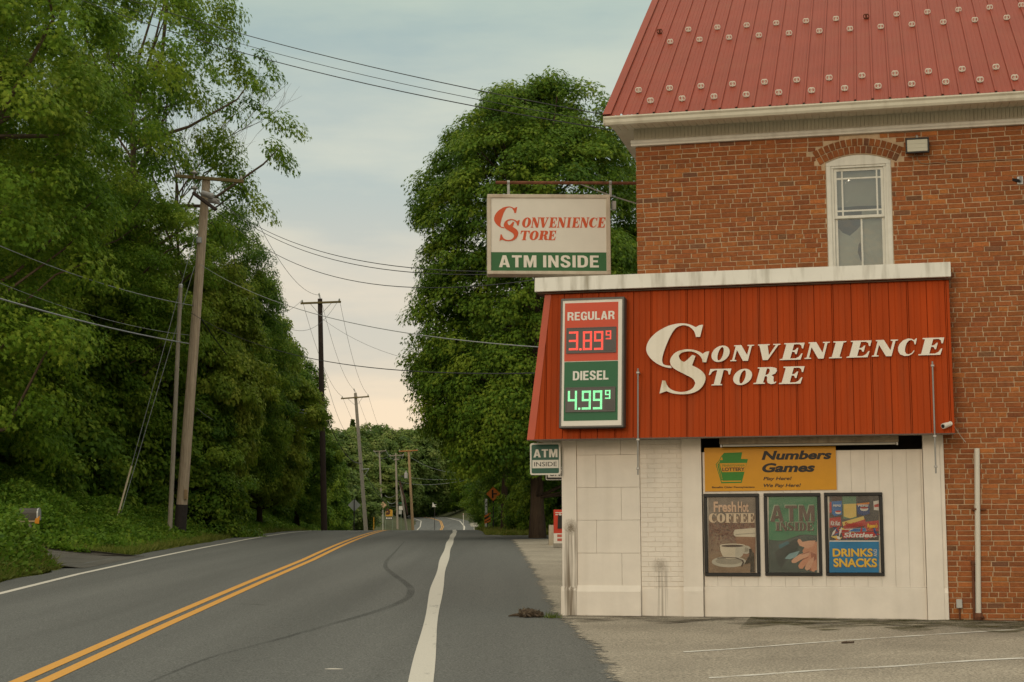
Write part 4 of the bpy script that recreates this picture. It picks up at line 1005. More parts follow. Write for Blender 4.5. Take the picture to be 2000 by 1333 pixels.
# its bracket: pipe from the gable wall, drop straps, stay
XP = LS(1266,360,YS+.15)[0]
pa, pb = LS(968,357,YS+.15), LS(1266,360,YS+.15); zp = pa[1]
t = SignThing('sign_bracket', (XP, YS+.15, zp), 'rusty pipe bracket reaching out from the brick gable above the hanging sign', 'bracket')
mb = MB(); mb.tube([(pa[0],YS+.15,zp),(XP,YS+.15,zp)], .024, 10); mb.lathe((XP-.02,YS+.15,zp), [(.07,0),(.07,.02)], 12, axis='x'); t.part('pipe', mb, rust)
for fx in (993, 1192):
    xx = LS(fx,370,YS+.15)[0]; mb = MB(); mb.box(xx-.018,xx+.018,YS+.135,YS+.165,z1+.0,zp-.02); mb.lathe((xx-.02,YS+.15,zp), [(.034,0),(.034,.04)], 10, axis='x'); t.part('hanger', mb, steel)
mb = MB(); c = LS(1128,362,YS+.15); d = LS(1266,405,YS+.15); mb.tube([(c[0],YS+.15,zp),((c[0]+XP)/2,YS+.15,(zp+d[1])/2-.02),(XP,YS+.15,d[1])], .010, 6); t.part('stay_rod', mb, steel)
# small ATM sign under the mansard
S6 = 3.332
def am(x, y, d=-.12): return L(1000+x/S6, 840+y/S6, d)
x0, z1 = am(117,87); x1, z0 = am(316,292)
t = Thing('atm_sign', ((x0+x1)/2, -.11, z0), 'small green and white ATM Inside sign hung under the left end of the red mansard', 'sign', local=True)
def rrect(x0,x1,z0,z1,r,n=5):
    P = []
    for cx,cz,a in ((x1-r,z0+r,-90),(x1-r,z1-r,0),(x0+r,z1-r,90),(x0+r,z0+r,180)):
        for i in range(n+1): P.append((cx+r*math.cos(math.radians(a+90*i/n)), cz+r*math.sin(math.radians(a+90*i/n))))
    return P
mb = MB(); mb.prism(rrect(x0,x1,z0,z1,.03), -.12, -.085); pn = t.part('panel', mb, sign_white)
mb = MB(); mb.prism(rrect(x0+.022,x1-.022,z0+.022,z1-.022,.02), -.1225, -.1202); gp = t.part('face', mb, pmat('atm green', (.004,.075,.045), .4))
a = am(133,250); b = am(303,195); mb = MB(); mb.box(a[0],b[0],-.1245,-.1227,a[1],b[1]); t.part('face_band', mb, sign_white, parent=gp)
a = am(140,180); b = am(296,125); t.part('lettering', sans_mb('ATM',a[0],b[0],a[1],b[1],-.1228), sign_white, parent=gp)
a = am(145,238); b = am(292,208); t.part('lettering', text_mb('INSIDE',a[0],b[0],a[1],b[1],-.1247,.0,0,.002), ink, parent=gp)
for fx in (.25,.75): mb = MB(); xx = x0+(x1-x0)*fx; mb.box(xx-.01,xx+.01,-.108,-.096,z1,ZM0+.004); t.part('hanger', mb, steel)
# yellow lottery board and three framed posters (measured on the boards)
S3 = 4.443; YP = .052
def cp(x, y, d=YP): return L(1340+x/S3, 840+y/S3, d)
def poly(mb, P, y, mi=0): mb.flat([cp(x,yy,y) for x,yy in P], y, mi)
def ccw(P):
    A_ = sum(a[0]*b[1]-b[0]*a[1] for a,b in zip(P, P[1:]+P[:1])); return P if A_ > 0 else P[::-1]
class Print:
    """a flat printed picture: inks laid one over another, each a millimetre proud"""
    def __init__(s, y): s.y = y; s.mb = MB(); s.mats = []; s.k = 0
    def lay(s, P, m):
        if m not in s.mats: s.mats.append(m)
        s.k += 1; y = s.y-.0006*s.k
        q = ccw([cp(px,py,y) for px,py in P]); 
        if len(q) > 4:
            v, f = curve_fill([q]); s.mb.add([(x,y,z) for x,z,_ in v], [tuple(reversed(ff)) if False else ff for ff in f], s.mats.index(m))
        else: s.mb.flat(q, y, s.mats.index(m))
    def many(s, polys, m):
        if m not in s.mats: s.mats.append(m)
        s.k += 1; y = s.y-.0006*s.k
        for P in polys: s.mb.flat(ccw([cp(px,py,y) for px,py in P]), y, s.mats.index(m))
    def front(s): return s.y-.0006*(s.k+1)
def el(cx,cy,rx,ry,n=20,rot=0): return ell(cx,cy,rx,ry,n,rot=rot)
yel = pmat('lottery yellow', (.60,.27,.004), .45, .05); lgreen = pmat('lottery green', (.035,.20,.02))
t0 = cp(160,152); t1 = cp(1306,520)
t = Thing('lottery_sign', ((t0[0]+t1[0])/2, .05, t1[1]), 'wide yellow lottery board with green keystone above the three framed posters', 'sign', local=True)
mb = MB(); c4 = [cp(165,535),cp(1308,519),cp(1298,143),cp(158,157)]; mb.prism(c4, .045, .06); t.part('board', mb, yel)
pp = Print(.0445)
pp.lay([(257,300),(290,260),(300,235),(330,200),(487,195),(477,252),(537,254),(482,461),(306,464)], lgreen)
pp.lay([(264,303),(294,262),(305,240),(312,232),(318,262),(292,262),(286,300),(318,442),(478,440),(476,450),(310,452)], yel)
pp.lay([(272,306),(294,272),(284,306),(312,430),(484,428),(482,436),(306,438)], lgreen)
pp.lay([(290,290),(526,287),(508,364),(312,367)], yel)
t.part('emblem', pp.mb, pp.mats)
y_ = pp.front()
for s, a, b, c, d, bold, sh, m in (('PENNSYLVANIA',316,509,298,320,0,0,lgreen),('LOTTERY',315,508,326,359,.025,0,ink),('Numbers',655,1262,176,262,.04,.22,ink),('Games',661,1118,284,370,.04,.22,ink),('Play Here!',671,916,406,446,.018,.22,ink),('We Pay Here!',674,996,465,506,.018,.22,ink),('Benefits Older Pennsylvanians',226,594,488,511,.015,0,ink)):
    u = cp(a,d,y_); w = cp(b,c,y_); t.part('lettering', text_mb(s,u[0],w[0],u[1],w[1],y_,bold,sh,.0012), m)
fr_m = pmat('black poster frame', (.012,.012,.012), .4, .1)
pv = mat('poster lamination', (.6,.6,.6), .3, 0)
sheet = bpy.data.materials.new('clear cover sheet'); sheet.use_nodes = True
def _sh():
    N = sheet.node_tree.nodes; K = sheet.node_tree.links; out = N['Material Output']; N.remove(N['Principled BSDF'])
    g = N.new('ShaderNodeBsdfGlossy'); g.inputs['Roughness'].default_value = .22; t = N.new('ShaderNodeBsdfTransparent'); t.inputs[0].default_value = (.95,.95,.93,1)
    tc = N.new('ShaderNodeTexCoord'); no = N.new('ShaderNodeTexNoise'); no.inputs['Scale'].default_value = 5; K.new(tc.outputs['Object'], no.inputs[0]); b = N.new('ShaderNodeBump'); b.inputs['Strength'].default_value = .12; b.inputs['Distance'].default_value = .04; K.new(no.outputs[0], b.inputs['Height']); K.new(b.outputs[0], g.inputs['Normal'])
    ms = N.new('ShaderNodeMixShader'); ms.inputs[0].default_value = .045; K.new(t.outputs[0], ms.inputs[1]); K.new(g.outputs[0], ms.inputs[2]); K.new(ms.outputs[0], out.inputs[0])
_sh()
def poster(label, out, inn, draw):
    a = cp(out[0],out[3]); b = cp(out[2],out[1]); c = cp(inn[0],inn[3]); d = cp(inn[2],inn[1])
    t = Thing('poster_frame', ((a[0]+b[0])/2, .05, a[1]), label, 'framed poster', 'framed posters on the white boards', local=True)
    mb = MB()
    for q in ((a[0],b[0],d[1],b[1]),(a[0],b[0],a[1],c[1]),(a[0],c[0],c[1],d[1]),(d[0],b[0],c[1],d[1])): mb.bbox(q[0],q[1],.022,.06,q[2],q[3],.006)
    xm = (a[0]+b[0])/2; mb.prism([(xm-.03,c[1]-.002),(xm-.02,c[1]-.03),(xm+.02,c[1]-.03),(xm+.03,c[1]-.002)], .018, .0215)
    t.part('frame', mb, fr_m); draw(t, inn)
    mb = MB(); mb.add([(c[0],.030,c[1]),(d[0],.030,c[1]),(d[0],.030,d[1]),(c[0],.030,d[1])], [(0,1,2,3)]); t.part('cover_sheet', mb, sheet); return t
def dp(t, pp): t.part('picture', pp.mb, pp.mats)
def words(t, L_, y_):
    for s, a, b, c, d, bold, sh, m in L_:
        u = cp(a,d,y_); w = cp(b,c,y_); t.part('lettering', text_mb(s,u[0],w[0],u[1],w[1],y_,bold,sh,.0012), m)
def serif(t, s, a, b, c, d, y_, m, wid, sh=0):
    mb = MB(); tot = sum(wid.get(ch,1.0) for ch in s); x = a
    for ch in s:
        w = (b-a)*wid.get(ch,1.0)/tot; u = cp(x,d,y_); v_ = cp(x+w*.95,c,y_); glyph_mb(ch,u[0],v_[0],u[1],v_[1],y_,.0012,sh,mb); x += w
    t.part('lettering', mb, m)
def col(n, c): return pmat('print '+n, c, .4, .10)
def draw_coffee(t, r):
    x0,y0,x1,y1 = r; pp = Print(.052); rg = random.Random(4)
    pp.lay([(x0,y0),(x1,y0),(x1,y1),(x0,y1)], mat('print coffee brown', (.17,.105,.062), .4, .35, 4))
    pp.lay([(x0,y0),(x1,y0),(x1,y0+150),(x0,y0+190)], mat('print grey brown', (.15,.115,.085), .4, .3, 5))
    for k, c in enumerate(((.085,.035,.02),(.19,.085,.045),(.13,.05,.03))):
        B_ = []
        for _ in range(170):
            x = rg.uniform(x0+8,x1-8); yy = 810+abs(rg.gauss(0,95)); 
            if yy > 1060: continue
            B_.append(el(x,yy,rg.uniform(7,11),rg.uniform(4.5,7),8,rg.uniform(0,3)))
        pp.many(B_, col('bean%d' % k, c))
    pp.lay([(x0,1085),(x0+90,1062),(x1,1050),(x1,y1),(x0,y1)], mat('print table', (.20,.125,.07), .4, .35, 6))
    cream = col('cream', (.50,.43,.33)); pale = col('pale china', (.40,.36,.29)); dk = col('dark coffee', (.045,.025,.015)); sh = col('china shade', (.25,.22,.17))
    pp.lay([(430,925),(x1,925),(x1,1100),(450,1100)], col('paper cup', (.21,.10,.05)))
    pp.lay([(412,885),(425,865),(x1,850),(x1,930),(430,926),(414,912)], cream)
    pp.lay([(430,905),(x1,893),(x1,899),(430,912)], sh)
    pp.lay(el(372,1145,150,48), pale); pp.lay(el(372,1138,118,30), sh)
    pp.lay(ell(520,1040,42,36,20), pale); pp.lay(ell(518,1040,24,20,16), sh)
    pp.lay([(293,1005),(512,1005),(508,1050),(490,1090),(455,1118),(350,1118),(315,1090),(298,1050)], cream)
    pp.lay([(430,1010),(512,1008),(506,1052),(488,1088),(455,1117),(425,1117)], pale)
    pp.lay(el(403,1004,111,17), cream); pp.lay(el(403,1007,98,11), dk)
    pp.lay([(270,1112),(330,1104),(440,1108),(495,1130),(505,1155),(485,1188),(476,1180),(490,1150),(480,1132),(430,1114),(330,1110),(272,1117)], dk)
    pp.lay([(545,1035),(565,1030),(575,1060),(590,1070),(596,1235),(555,1238),(560,1150),(535,1160),(505,1165),(530,1120),(550,1085)], mat('scorched print', (.035,.024,.012), .7, .4, 20))
    dp(t, pp); y_ = pp.front(); pk = col('peach letters', (.52,.33,.22))
    words(t, [('Fresh',240,434,622,715,.03,0,pk),('Hot',450,541,622,715,.03,0,pk)], y_); serif(t,'COFFEE',197,596,724,806,y_,col('cream letters', (.56,.42,.29)),{'O':1.05,'F':.9,'E':.9})
def draw_atm(t, r):
    x0,y0,x1,y1 = r; pp = Print(.052)
    pp.lay([(x0,y0),(x1,y0),(x1,y1),(x0,y1)], mat('print green', (.035,.155,.070), .4, .2, 3))
    mach = mat('print machine grey', (.042,.060,.050), .4, .3, 4); dkm = col('machine dark', (.022,.030,.026)); ln = col('machine line', (.012,.022,.018))
    pp.lay([(x0,952),(790,962),(860,958),(930,932),(985,912),(1050,908),(x1,918),(x1,y1),(x0,y1)], ln)
    pp.lay([(x0,958),(790,967),(860,963),(930,938),(985,918),(1050,914),(x1,924),(x1,y1),(x0,y1)], mach)
    pp.lay([(770,1060),(940,950),(985,945),(985,1000),(900,1090),(830,1200),(790,1160)], dkm)
    pp.lay([(800,1000),(880,965),(900,985),(815,1032)], col('screen teal', (.03,.10,.12)))
    pp.lay([(850,1070),(960,1020),(975,1035),(870,1105)], ln)
    pp.lay([(855,1118),(895,1075),(985,1050),(955,1105),(900,1122)], col('bank note', (.16,.27,.29)))
    fl = mat('print skin', (.46,.20,.115), .4, .15, 5); fd = col('skin shade', (.27,.085,.045)); fl2 = col('skin light', (.50,.26,.165))
    pp.lay([(1040,1000),(x1,968),(x1,1215),(1095,1228),(1070,1190),(1030,1120),(1010,1050)], fl)
    pp.lay([(965,965),(975,947),(990,948),(1010,972),(1062,962),(1125,960),(1100,1010),(1050,1030),(1015,1015),(985,1005)], fl2)
    pp.lay([(1080,1060),(1090,1120),(1060,1200),(1075,1225),(1110,1215),(1132,1150),(1130,1080)], fd)
    pp.lay([(1075,1052),(985,1080),(930,1118),(913,1138),(922,1156),(950,1155),(1010,1120),(1060,1098)], fl2)
    pp.lay([(1085,1085),(1030,1110),(990,1150),(972,1180),(985,1205),(1010,1206),(1040,1170),(1080,1130)], fl)
    pp.lay([(1110,1100),(1070,1130),(1038,1175),(1030,1205),(1050,1222),(1075,1205),(1105,1160)], fl2)
    pp.lay([(1128,1120),(1100,1150),(1085,1190),(1090,1228),(1112,1232),(1126,1205),(1130,1160)], fl)
    pp.lay([(1070,1054),(1000,1078),(1002,1084),(1072,1062)], fd); pp.lay([(1060,1100),(1005,1128),(1008,1133),(1062,1107)], fd)
    dp(t, pp); y_ = pp.front(); br = col('brown letters', (.085,.050,.035)); gl_ = col('letter gleam', (.24,.30,.20))
    for (a_,c_,m_,yy) in ((726,648,gl_,y_),(733,655,br,y_-.0014)):
        u = cp(a_,c_+142,yy); w = cp(a_+380,c_,yy); t.part('lettering', sans_mb('ATM',u[0],w[0],u[1],w[1],yy,.0012), m_)
    serif(t,'INSIDE',772,1107,797,872,y_,gl_,{'I':.62,'S':.85}); serif(t,'INSIDE',777,1112,802,877,y_-.0014,br,{'I':.62,'S':.85})
def draw_snacks(t, r):
    x0,y0,x1,y1 = r; pp = Print(.052); rg = random.Random(9)
    pp.lay([(x0,y0),(x1,y0),(x1,y1),(x0,y1)], mat('print dusky', (.05,.045,.042), .4, .4, 8))
    b1, b2, yl, rd, wh, og, gn = col('label blue',(.02,.11,.30)), col('deep blue',(.012,.035,.13)), col('label yellow',(.52,.36,.09)), col('wrapper red',(.34,.028,.02)), col('print white',(.50,.46,.42)), col('wrapper orange',(.50,.16,.02)), col('bottle green',(.07,.15,.085))
    pp.lay([(1265,y0),(1348,y0),(1350,750),(1268,750)], col('bottle cola',(.055,.03,.022))); pp.lay([(1355,y0),(1475,y0),(1480,770),(1362,770)], gn); pp.lay([(1490,y0),(1590,y0),(1600,750),(1485,750)], col('bottle dark',(.028,.02,.018)))
    pp.lay([(1262,622),(1350,616),(1352,735),(1290,748),(1268,730)], b1); pp.lay([(1366,645),(1475,640),(1478,752),(1425,768),(1368,752)], yl); pp.lay([(1480,650),(1590,640),(1594,725),(1540,745),(1488,728)], b2); pp.lay([(1480,640),(1590,628),(1590,645),(1480,655)], og)
    pp.lay([(x0,630),(1262,625),(1262,715),(x0,725)], rd); pp.lay([(1625,620),(x1,612),(x1,700),(1630,695)], wh); pp.lay([(1632,650),(x1,640),(x1,668),(1634,672)], rd)
    pp.lay(el(1320,715,26,15), wh); pp.lay(el(1320,708,25,8), rd); pp.lay(el(1545,685,36,20), wh); pp.lay(el(1545,676,34,9), rd)
    pp.lay([(x0,765),(1340,755),(1350,835),(x0,850)], rd); pp.lay([(1355,800),(1540,748),(1552,790),(1365,850)], yl); pp.lay([(1360,835),(1555,775),(1560,830),(1375,868)], rd)
    pp.lay([(1545,800),(x1,785),(x1,880),(1552,880)], rd); pp.lay([(1300,865),(1560,850),(1565,880),(1310,895)], wh); pp.lay([(1300,872),(1420,864),(1425,888),(1310,893)], rd); pp.lay([(1450,858),(1560,852),(1562,878),(1455,884)], b1)
    for k in range(26):
        cx, cy = rg.uniform(1255,1655), rg.uniform(840,955); a_ = rg.uniform(0,3); w, h = rg.uniform(22,48), rg.uniform(7,14)
        pp.lay(el(cx,cy,w,h,4,a_), rg.choice([rd,b1,wh,og,b2,gn,rd,yl]))
    pp.lay([(1350,895),(1630,885),(1640,925),(1365,942)], rd)
    pp.lay([(x0,960),(x1,960),(x1,970),(x0,970)], wh)
    pp.lay([(x0,970),(x1,970),(x1,y1),(x0,y1)], mat('print snack blue', (.012,.135,.28), .4, .2, 3))
    dp(t, pp); y_ = pp.front(); ly = col('snack yellow', (.60,.36,.035)); lo = col('orange edge', (.22,.10,.02))
    words(t, [('DRINKS',1277,1622,1034,1104,.03,0,lo),('SNACKS',1284,1659,1120,1195,.03,0,lo)], y_)
    words(t, [('DRINKS',1273,1618,1030,1100,.03,0,ly),('SNACKS',1280,1655,1115,1190,.03,0,ly),('Skittles',1368,1622,892,934,.03,.2,wh),('PEPSI',1492,1582,648,668,.03,.1,wh),('PEPSI',1274,1342,648,668,.03,.1,wh),('Kit Kat',1254,1335,790,830,.03,.2,wh),("Reese's",1572,1662,812,850,.03,.2,ly),('Starburst',1378,1530,800,838,.03,.1,rd)], y_-.0014)
    a_ = cp(1628,1100,y_-.0014); b_ = cp(1656,1035,y_-.0014); t.part('lettering', text_mb('AND',a_[0],b_[0],a_[1],b_[1],y_-.0014,.01,0,.0012,rot=1), wh)
poster('brown poster of a steaming coffee cup, Fresh Hot Coffee, in a black frame', (165,552,632,1268), (193,582,603,1240), draw_coffee)
poster('green poster of a hand at a cash machine, ATM Inside, in a black frame', (688,547,1165,1265), (716,577,1138,1238), draw_atm)
poster('blue and multicoloured poster, Drinks and Snacks, in a black frame', (1215,542,1702,1266), (1243,572,1673,1238), draw_snacks)
# strip light in the recess above the boards
a = L(1405,872,-.16); b = L(1755,858,-.16)
t = Thing('strip_light', ((a[0]+b[0])/2, -.1, a[1]), 'long rusty tube light fixture under the red mansard above the yellow board', 'light fixture', local=True)
mb = MB(); mb.bbox(a[0],b[0],-.16,-.02,b[1]-.035,ZM0+.002,.006); t.part('housing', mb, mat('fixture enamel', (.30,.24,.17), .6, .3, 8, streak=((.12,.06,.03), .6, 10)))
mb = MB(); mb.tube([(a[0]+.04,-.10,b[1]-.052),(b[0]-.04,-.10,b[1]-.052)], .017, 10); t.part('tube', mb, pmat('unlit tube glass', (.52,.49,.43), .25))
for xx in (a[0]+.02, b[0]-.02): mb = MB(); mb.box(xx-.012,xx+.012,-.125,-.075,b[1]-.075,b[1]-.036); t.part('tube_holder', mb, steel)
# floodlight on the brick with its wavy cable
a = L(1769,301,-.06); b = L(1814,269,-.06); xm = (a[0]+b[0])/2
t = Thing('flood_light', (xm, 0, a[1]), 'black framed floodlight fixed to the brick beside the arched window', 'light fixture', local=True)
mb = MB()
for q in ((a[0],b[0],b[1]-.022,b[1]),(a[0],b[0],a[1],a[1]+.022),(a[0],a[0]+.02,a[1]+.022,b[1]-.022),(b[0]-.02,b[0],a[1]+.022,b[1]-.022)): mb.bbox(q[0],q[1],-.10,-.05,q[2],q[3],.004)
mb.add([(a[0],-.05,a[1]),(b[0],-.05,a[1]),(b[0],-.05,b[1]),(a[0],-.05,b[1]),(a[0]+.05,.03,a[1]+.05),(b[0]-.05,.03,a[1]+.05),(b[0]-.05,.03,b[1]-.05),(a[0]+.05,.03,b[1]-.05)], [(0,4,5,1),(1,5,6,2),(2,6,7,3),(3,7,4,0),(4,7,6,5)])
t.part('housing', mb, fr_m)
mb = MB(); mb.box(a[0]+.021,b[0]-.021,-.085,-.075,a[1]+.023,b[1]-.023)
for k in (.32,.66): zz = a[1]+.023+(b[1]-a[1]-.046)*k; mb.box(a[0]+.021,b[0]-.021,-.089,-.0852,zz-.004,zz+.004)
t.part('lens', mb, pmat('frosted lens', (.50,.48,.38), .3))
mb = MB(); mb.lathe((xm,-.03,b[1]), [(.02,0),(.02,.03),(.014,.05)], 10); mb.tube([(xm,-.03,b[1]+.03),(xm,.06,b[1]+.045)], .012, 6); t.part('mounting_knuckle', mb, steel)
mb = MB(); P = [L(1790+u, v_, .045) for u, v_ in ((0,302),(2,312),(8,319),(20,320),(40,318),(56,320),(60,313),(52,305),(62,316),(80,317),(110,315),(150,313),(200,311),(260,308))]
mb.tube([(x,.045,z) for x,z in P], .006, 5); t.part('cable', mb, pmat('tan cable', (.28,.18,.11)))
# two slim metal rods standing in front of the mansard
for lab, p0, p1 in (('thin metal rod clamped to the mansard beside the price sign', (1246,720), (1246,928)), ('thin metal rod clamped to the right end of the mansard above the pier', (1821,706), (1828,925))):
    yy = YM0-.045; a = L(*p0,yy); b = L(*p1,yy)
    t = Thing('metal_rod', (b[0],yy,b[1]), lab, 'rod', 'metal rods on the mansard', local=True)
    mb = MB(); mb.tube([(b[0],yy,b[1]),(a[0],yy,a[1])], .011, 8); t.part('shaft', mb, steel)
    for f in (.06,.96,.33):
        zc = b[1]+(a[1]-b[1])*f; xc_ = b[0]+(a[0]-b[0])*f; mb = MB(); mb.bbox(xc_-.022,xc_+.022,yy-.016,yy+.016,zc-.014,zc+.014,.004)
        if zc > ZM0: mb.box(xc_-.008,xc_+.008,yy+.016,mface(zc)+.01,zc-.01,zc+.01)
        t.part('clamp', mb, steel)
# security camera
a = L(1847,832,YM0-.05)
t = Thing('security_camera', (a[0],YM0-.05,a[1]), 'small white security camera at the lower right corner of the mansard', 'camera', local=True)
mb = MB(); mb.tube([(a[0]+.05,YM0-.02,a[1]+.02),(a[0]-.01,YM0-.09,a[1]),(a[0]-.035,YM0-.12,a[1]-.008)], [.03,.036,.036], 12); t.part('housing', mb, sign_white)
mb = MB(); mb.tube([(a[0]-.036,YM0-.1205,a[1]-.0082),(a[0]-.042,YM0-.127,a[1]-.011)], [.026,.024], 12); t.part('lens', mb, ink)
mb = MB(); mb.tube([(a[0]+.06,YM0+.005,a[1]+.03),(a[0]+.04,YM0-.03,a[1]+.02)], .012, 8); mb.lathe((a[0]+.06,YM0+.0,a[1]+.03), [(.03,.01),(.03,-.008)], 12, axis='y'); t.part('bracket', mb, sign_white)
c1 = L(1886,864,.05); mb = MB(); mb.tube([(a[0]+.05,YM0-.0,a[1]+.02),(a[0]+.12,-.3,a[1]+.0),(c1[0]-.05,.0,c1[1]+.06),(c1[0],.055,c1[1])], .005, 5); t.part('cable', mb, sign_white)
# white downpipe, thin rusty pipe, outlet box on the brick
a = L(1908,876,.02); b = L(1911,1199,.02)
t = Thing('drain_pipe', (b[0],.02,b[1]), 'upright white plastic pipe strapped to the brick right of the shop front', 'pipe', local=True)
mb = MB(); mb.tube([(b[0],.02,b[1]),(a[0],.02,a[1])], .036, 12); t.part('pipe', mb, pmat('white pvc', (.62,.58,.50), .4))
z = L(1910,995,.02)[1]; mb = MB(); mb.box(a[0]-.09,a[0]+.09,.012,.055,z-.01,z+.01); mb.lathe((b[0],.02,z), [(.04,-.012),(.04,.012)], 12); t.part('strap', mb, rust)
mb = MB(); mb.lathe((b[0],.02,b[1]-.04), [(.055,-.04),(.06,.0),(.045,.05)], 10); mb.tube([(b[0],.02,b[1]-.03),(b[0]+.06,-.03,b[1]-.05)], .02, 6); t.part('coupling', mb, rust)
a = L(1900,1100,.03); b = L(1903,1204,.03)
t = Thing('rusty_pipe', (b[0],.03,b[1]-.05), 'short rusty pipe rising from the ground beside the white pipe', 'pipe', local=True)
mb = MB(); mb.tube([(b[0],.03,b[1]-.06),(a[0],.03,a[1])], .017, 8); t.part('pipe', mb, rust); mb = MB(); mb.lathe((a[0],.03,a[1]), [(.028,-.02),(.03,.01),(.02,.03)], 8); t.part('cap', mb, rust)
a = L(1868,1188,.03); b = L(1879,1171,.03)
t = Thing('outlet_box', ((a[0]+b[0])/2,.05,a[1]), 'small grey outdoor outlet box low on the brick by the white pier', 'outlet box', local=True)
mb = MB(); mb.bbox(a[0],b[0],-.005,.06,a[1],b[1],.006); t.part('cover', mb, pmat('outlet grey', (.42,.41,.38))); mb = MB(); mb.tube([((a[0]+b[0])/2,.035,a[1]),((a[0]+b[0])/2,.035,a[1]-.22)], .013, 6); t.part('conduit', mb, rust)

# ------------------------------------------------------------------ trees and undergrowth
TREE_Q = 1.0
def star_leaf():
    P = [(0,0)]
    for ang, r in ((-20,.42),(8,.25),(35,.80),(62,.34),(90,1.0),(118,.34),(145,.80),(172,.25),(200,.42)):
        P.append((r*.62*math.cos(math.radians(ang)), .30+r*.70*math.sin(math.radians(ang))))
    return np.array(P)
OVAL = np.array([(0,0),(.26,.22),(.30,.52),(0,1),(-.30,.52),(-.26,.22)])
DIAM = np.array([(0,0),(.36,.45),(0,1),(-.36,.45)])
BLADE = np.array([(-.03,0),(.03,0),(.012,.6),(0,1),(-.015,.6)])
STAR = star_leaf()
def unit(a): return a/np.maximum(np.linalg.norm(a, axis=1, keepdims=True), 1e-9)
def leaf_mesh(name, cen, nrm, dr, size, shape, tone, m):
    n, k = len(cen), len(shape); nrm = unit(nrm); dr = unit(dr-nrm*(dr*nrm).sum(1,keepdims=True)); sd = np.cross(dr, nrm)
    cur = -.18*(shape[:,1]**2)-.25*np.abs(shape[:,0])**2*2
    V = cen[:,None,:]+size[:,None,None]*(shape[None,:,0,None]*sd[:,None,:]+shape[None,:,1,None]*dr[:,None,:]+cur[None,:,None]*nrm[:,None,:])
    me = bpy.data.meshes.new(name); me.vertices.add(n*k); me.vertices.foreach_set('co', V.astype(np.float32).ravel())
    me.loops.add(n*k); me.loops.foreach_set('vertex_index', np.arange(n*k, dtype=np.int32))
    me.polygons.add(n); me.polygons.foreach_set('loop_start', np.arange(0, n*k, k, dtype=np.int32)); me.polygons.foreach_set('loop_total', np.full(n, k, dtype=np.int32))
    me.materials.append(m); a = me.attributes.new('tone', 'FLOAT', 'FACE'); a.data.foreach_set('value', np.clip(tone,0,1).astype(np.float32))
    me.update(calc_edges=True); me.validate(); return me
bark = mat('bark', (.060,.042,.028), .95, .35, 5, .9, 18, stretch=(3,3,.5))
bark2 = mat('pale bark', (.115,.082,.055), .95, .3, 5, .8, 18, stretch=(3,3,.5))
maple_m = foliage('maple leaves', (.062,.130,.012), (.148,.262,.022), (.29,.37,.04), .45)
dark_m = foliage('dark maple leaves', (.045,.105,.012), (.11,.205,.020), (.23,.31,.03), .42)
light_m = foliage('light leaves', (.09,.155,.016), (.19,.27,.026), (.33,.37,.05), .45)
far_m = foliage('far leaves', (.07,.125,.028), (.14,.215,.045), (.25,.29,.08), .4)
ivy_m = foliage('undergrowth leaves', (.05,.115,.012), (.115,.215,.020), (.23,.30,.035), .4)
grass_m = foliage('grass blades', (.065,.105,.015), (.12,.16,.022), (.22,.21,.055), .3)
PROF = {'oval': lambda u: math.sin(math.pi*min(1,max(0,.10+.9*u)))**.55, 'column': lambda u: min(1,.74+1.6*u)*math.sqrt(max(0,1-max(0,(u-.70)/.30)**2.4)), 'vase': lambda u: (.50+.65*u)*math.sqrt(max(0,1-max(0,(u-.62)/.38)**2)), 'cone': lambda u: (1-u)**.62*min(1,.55+2.5*u), 'mound': lambda u: math.sqrt(max(0,1-u**2.2))*(.88+.12*u)}
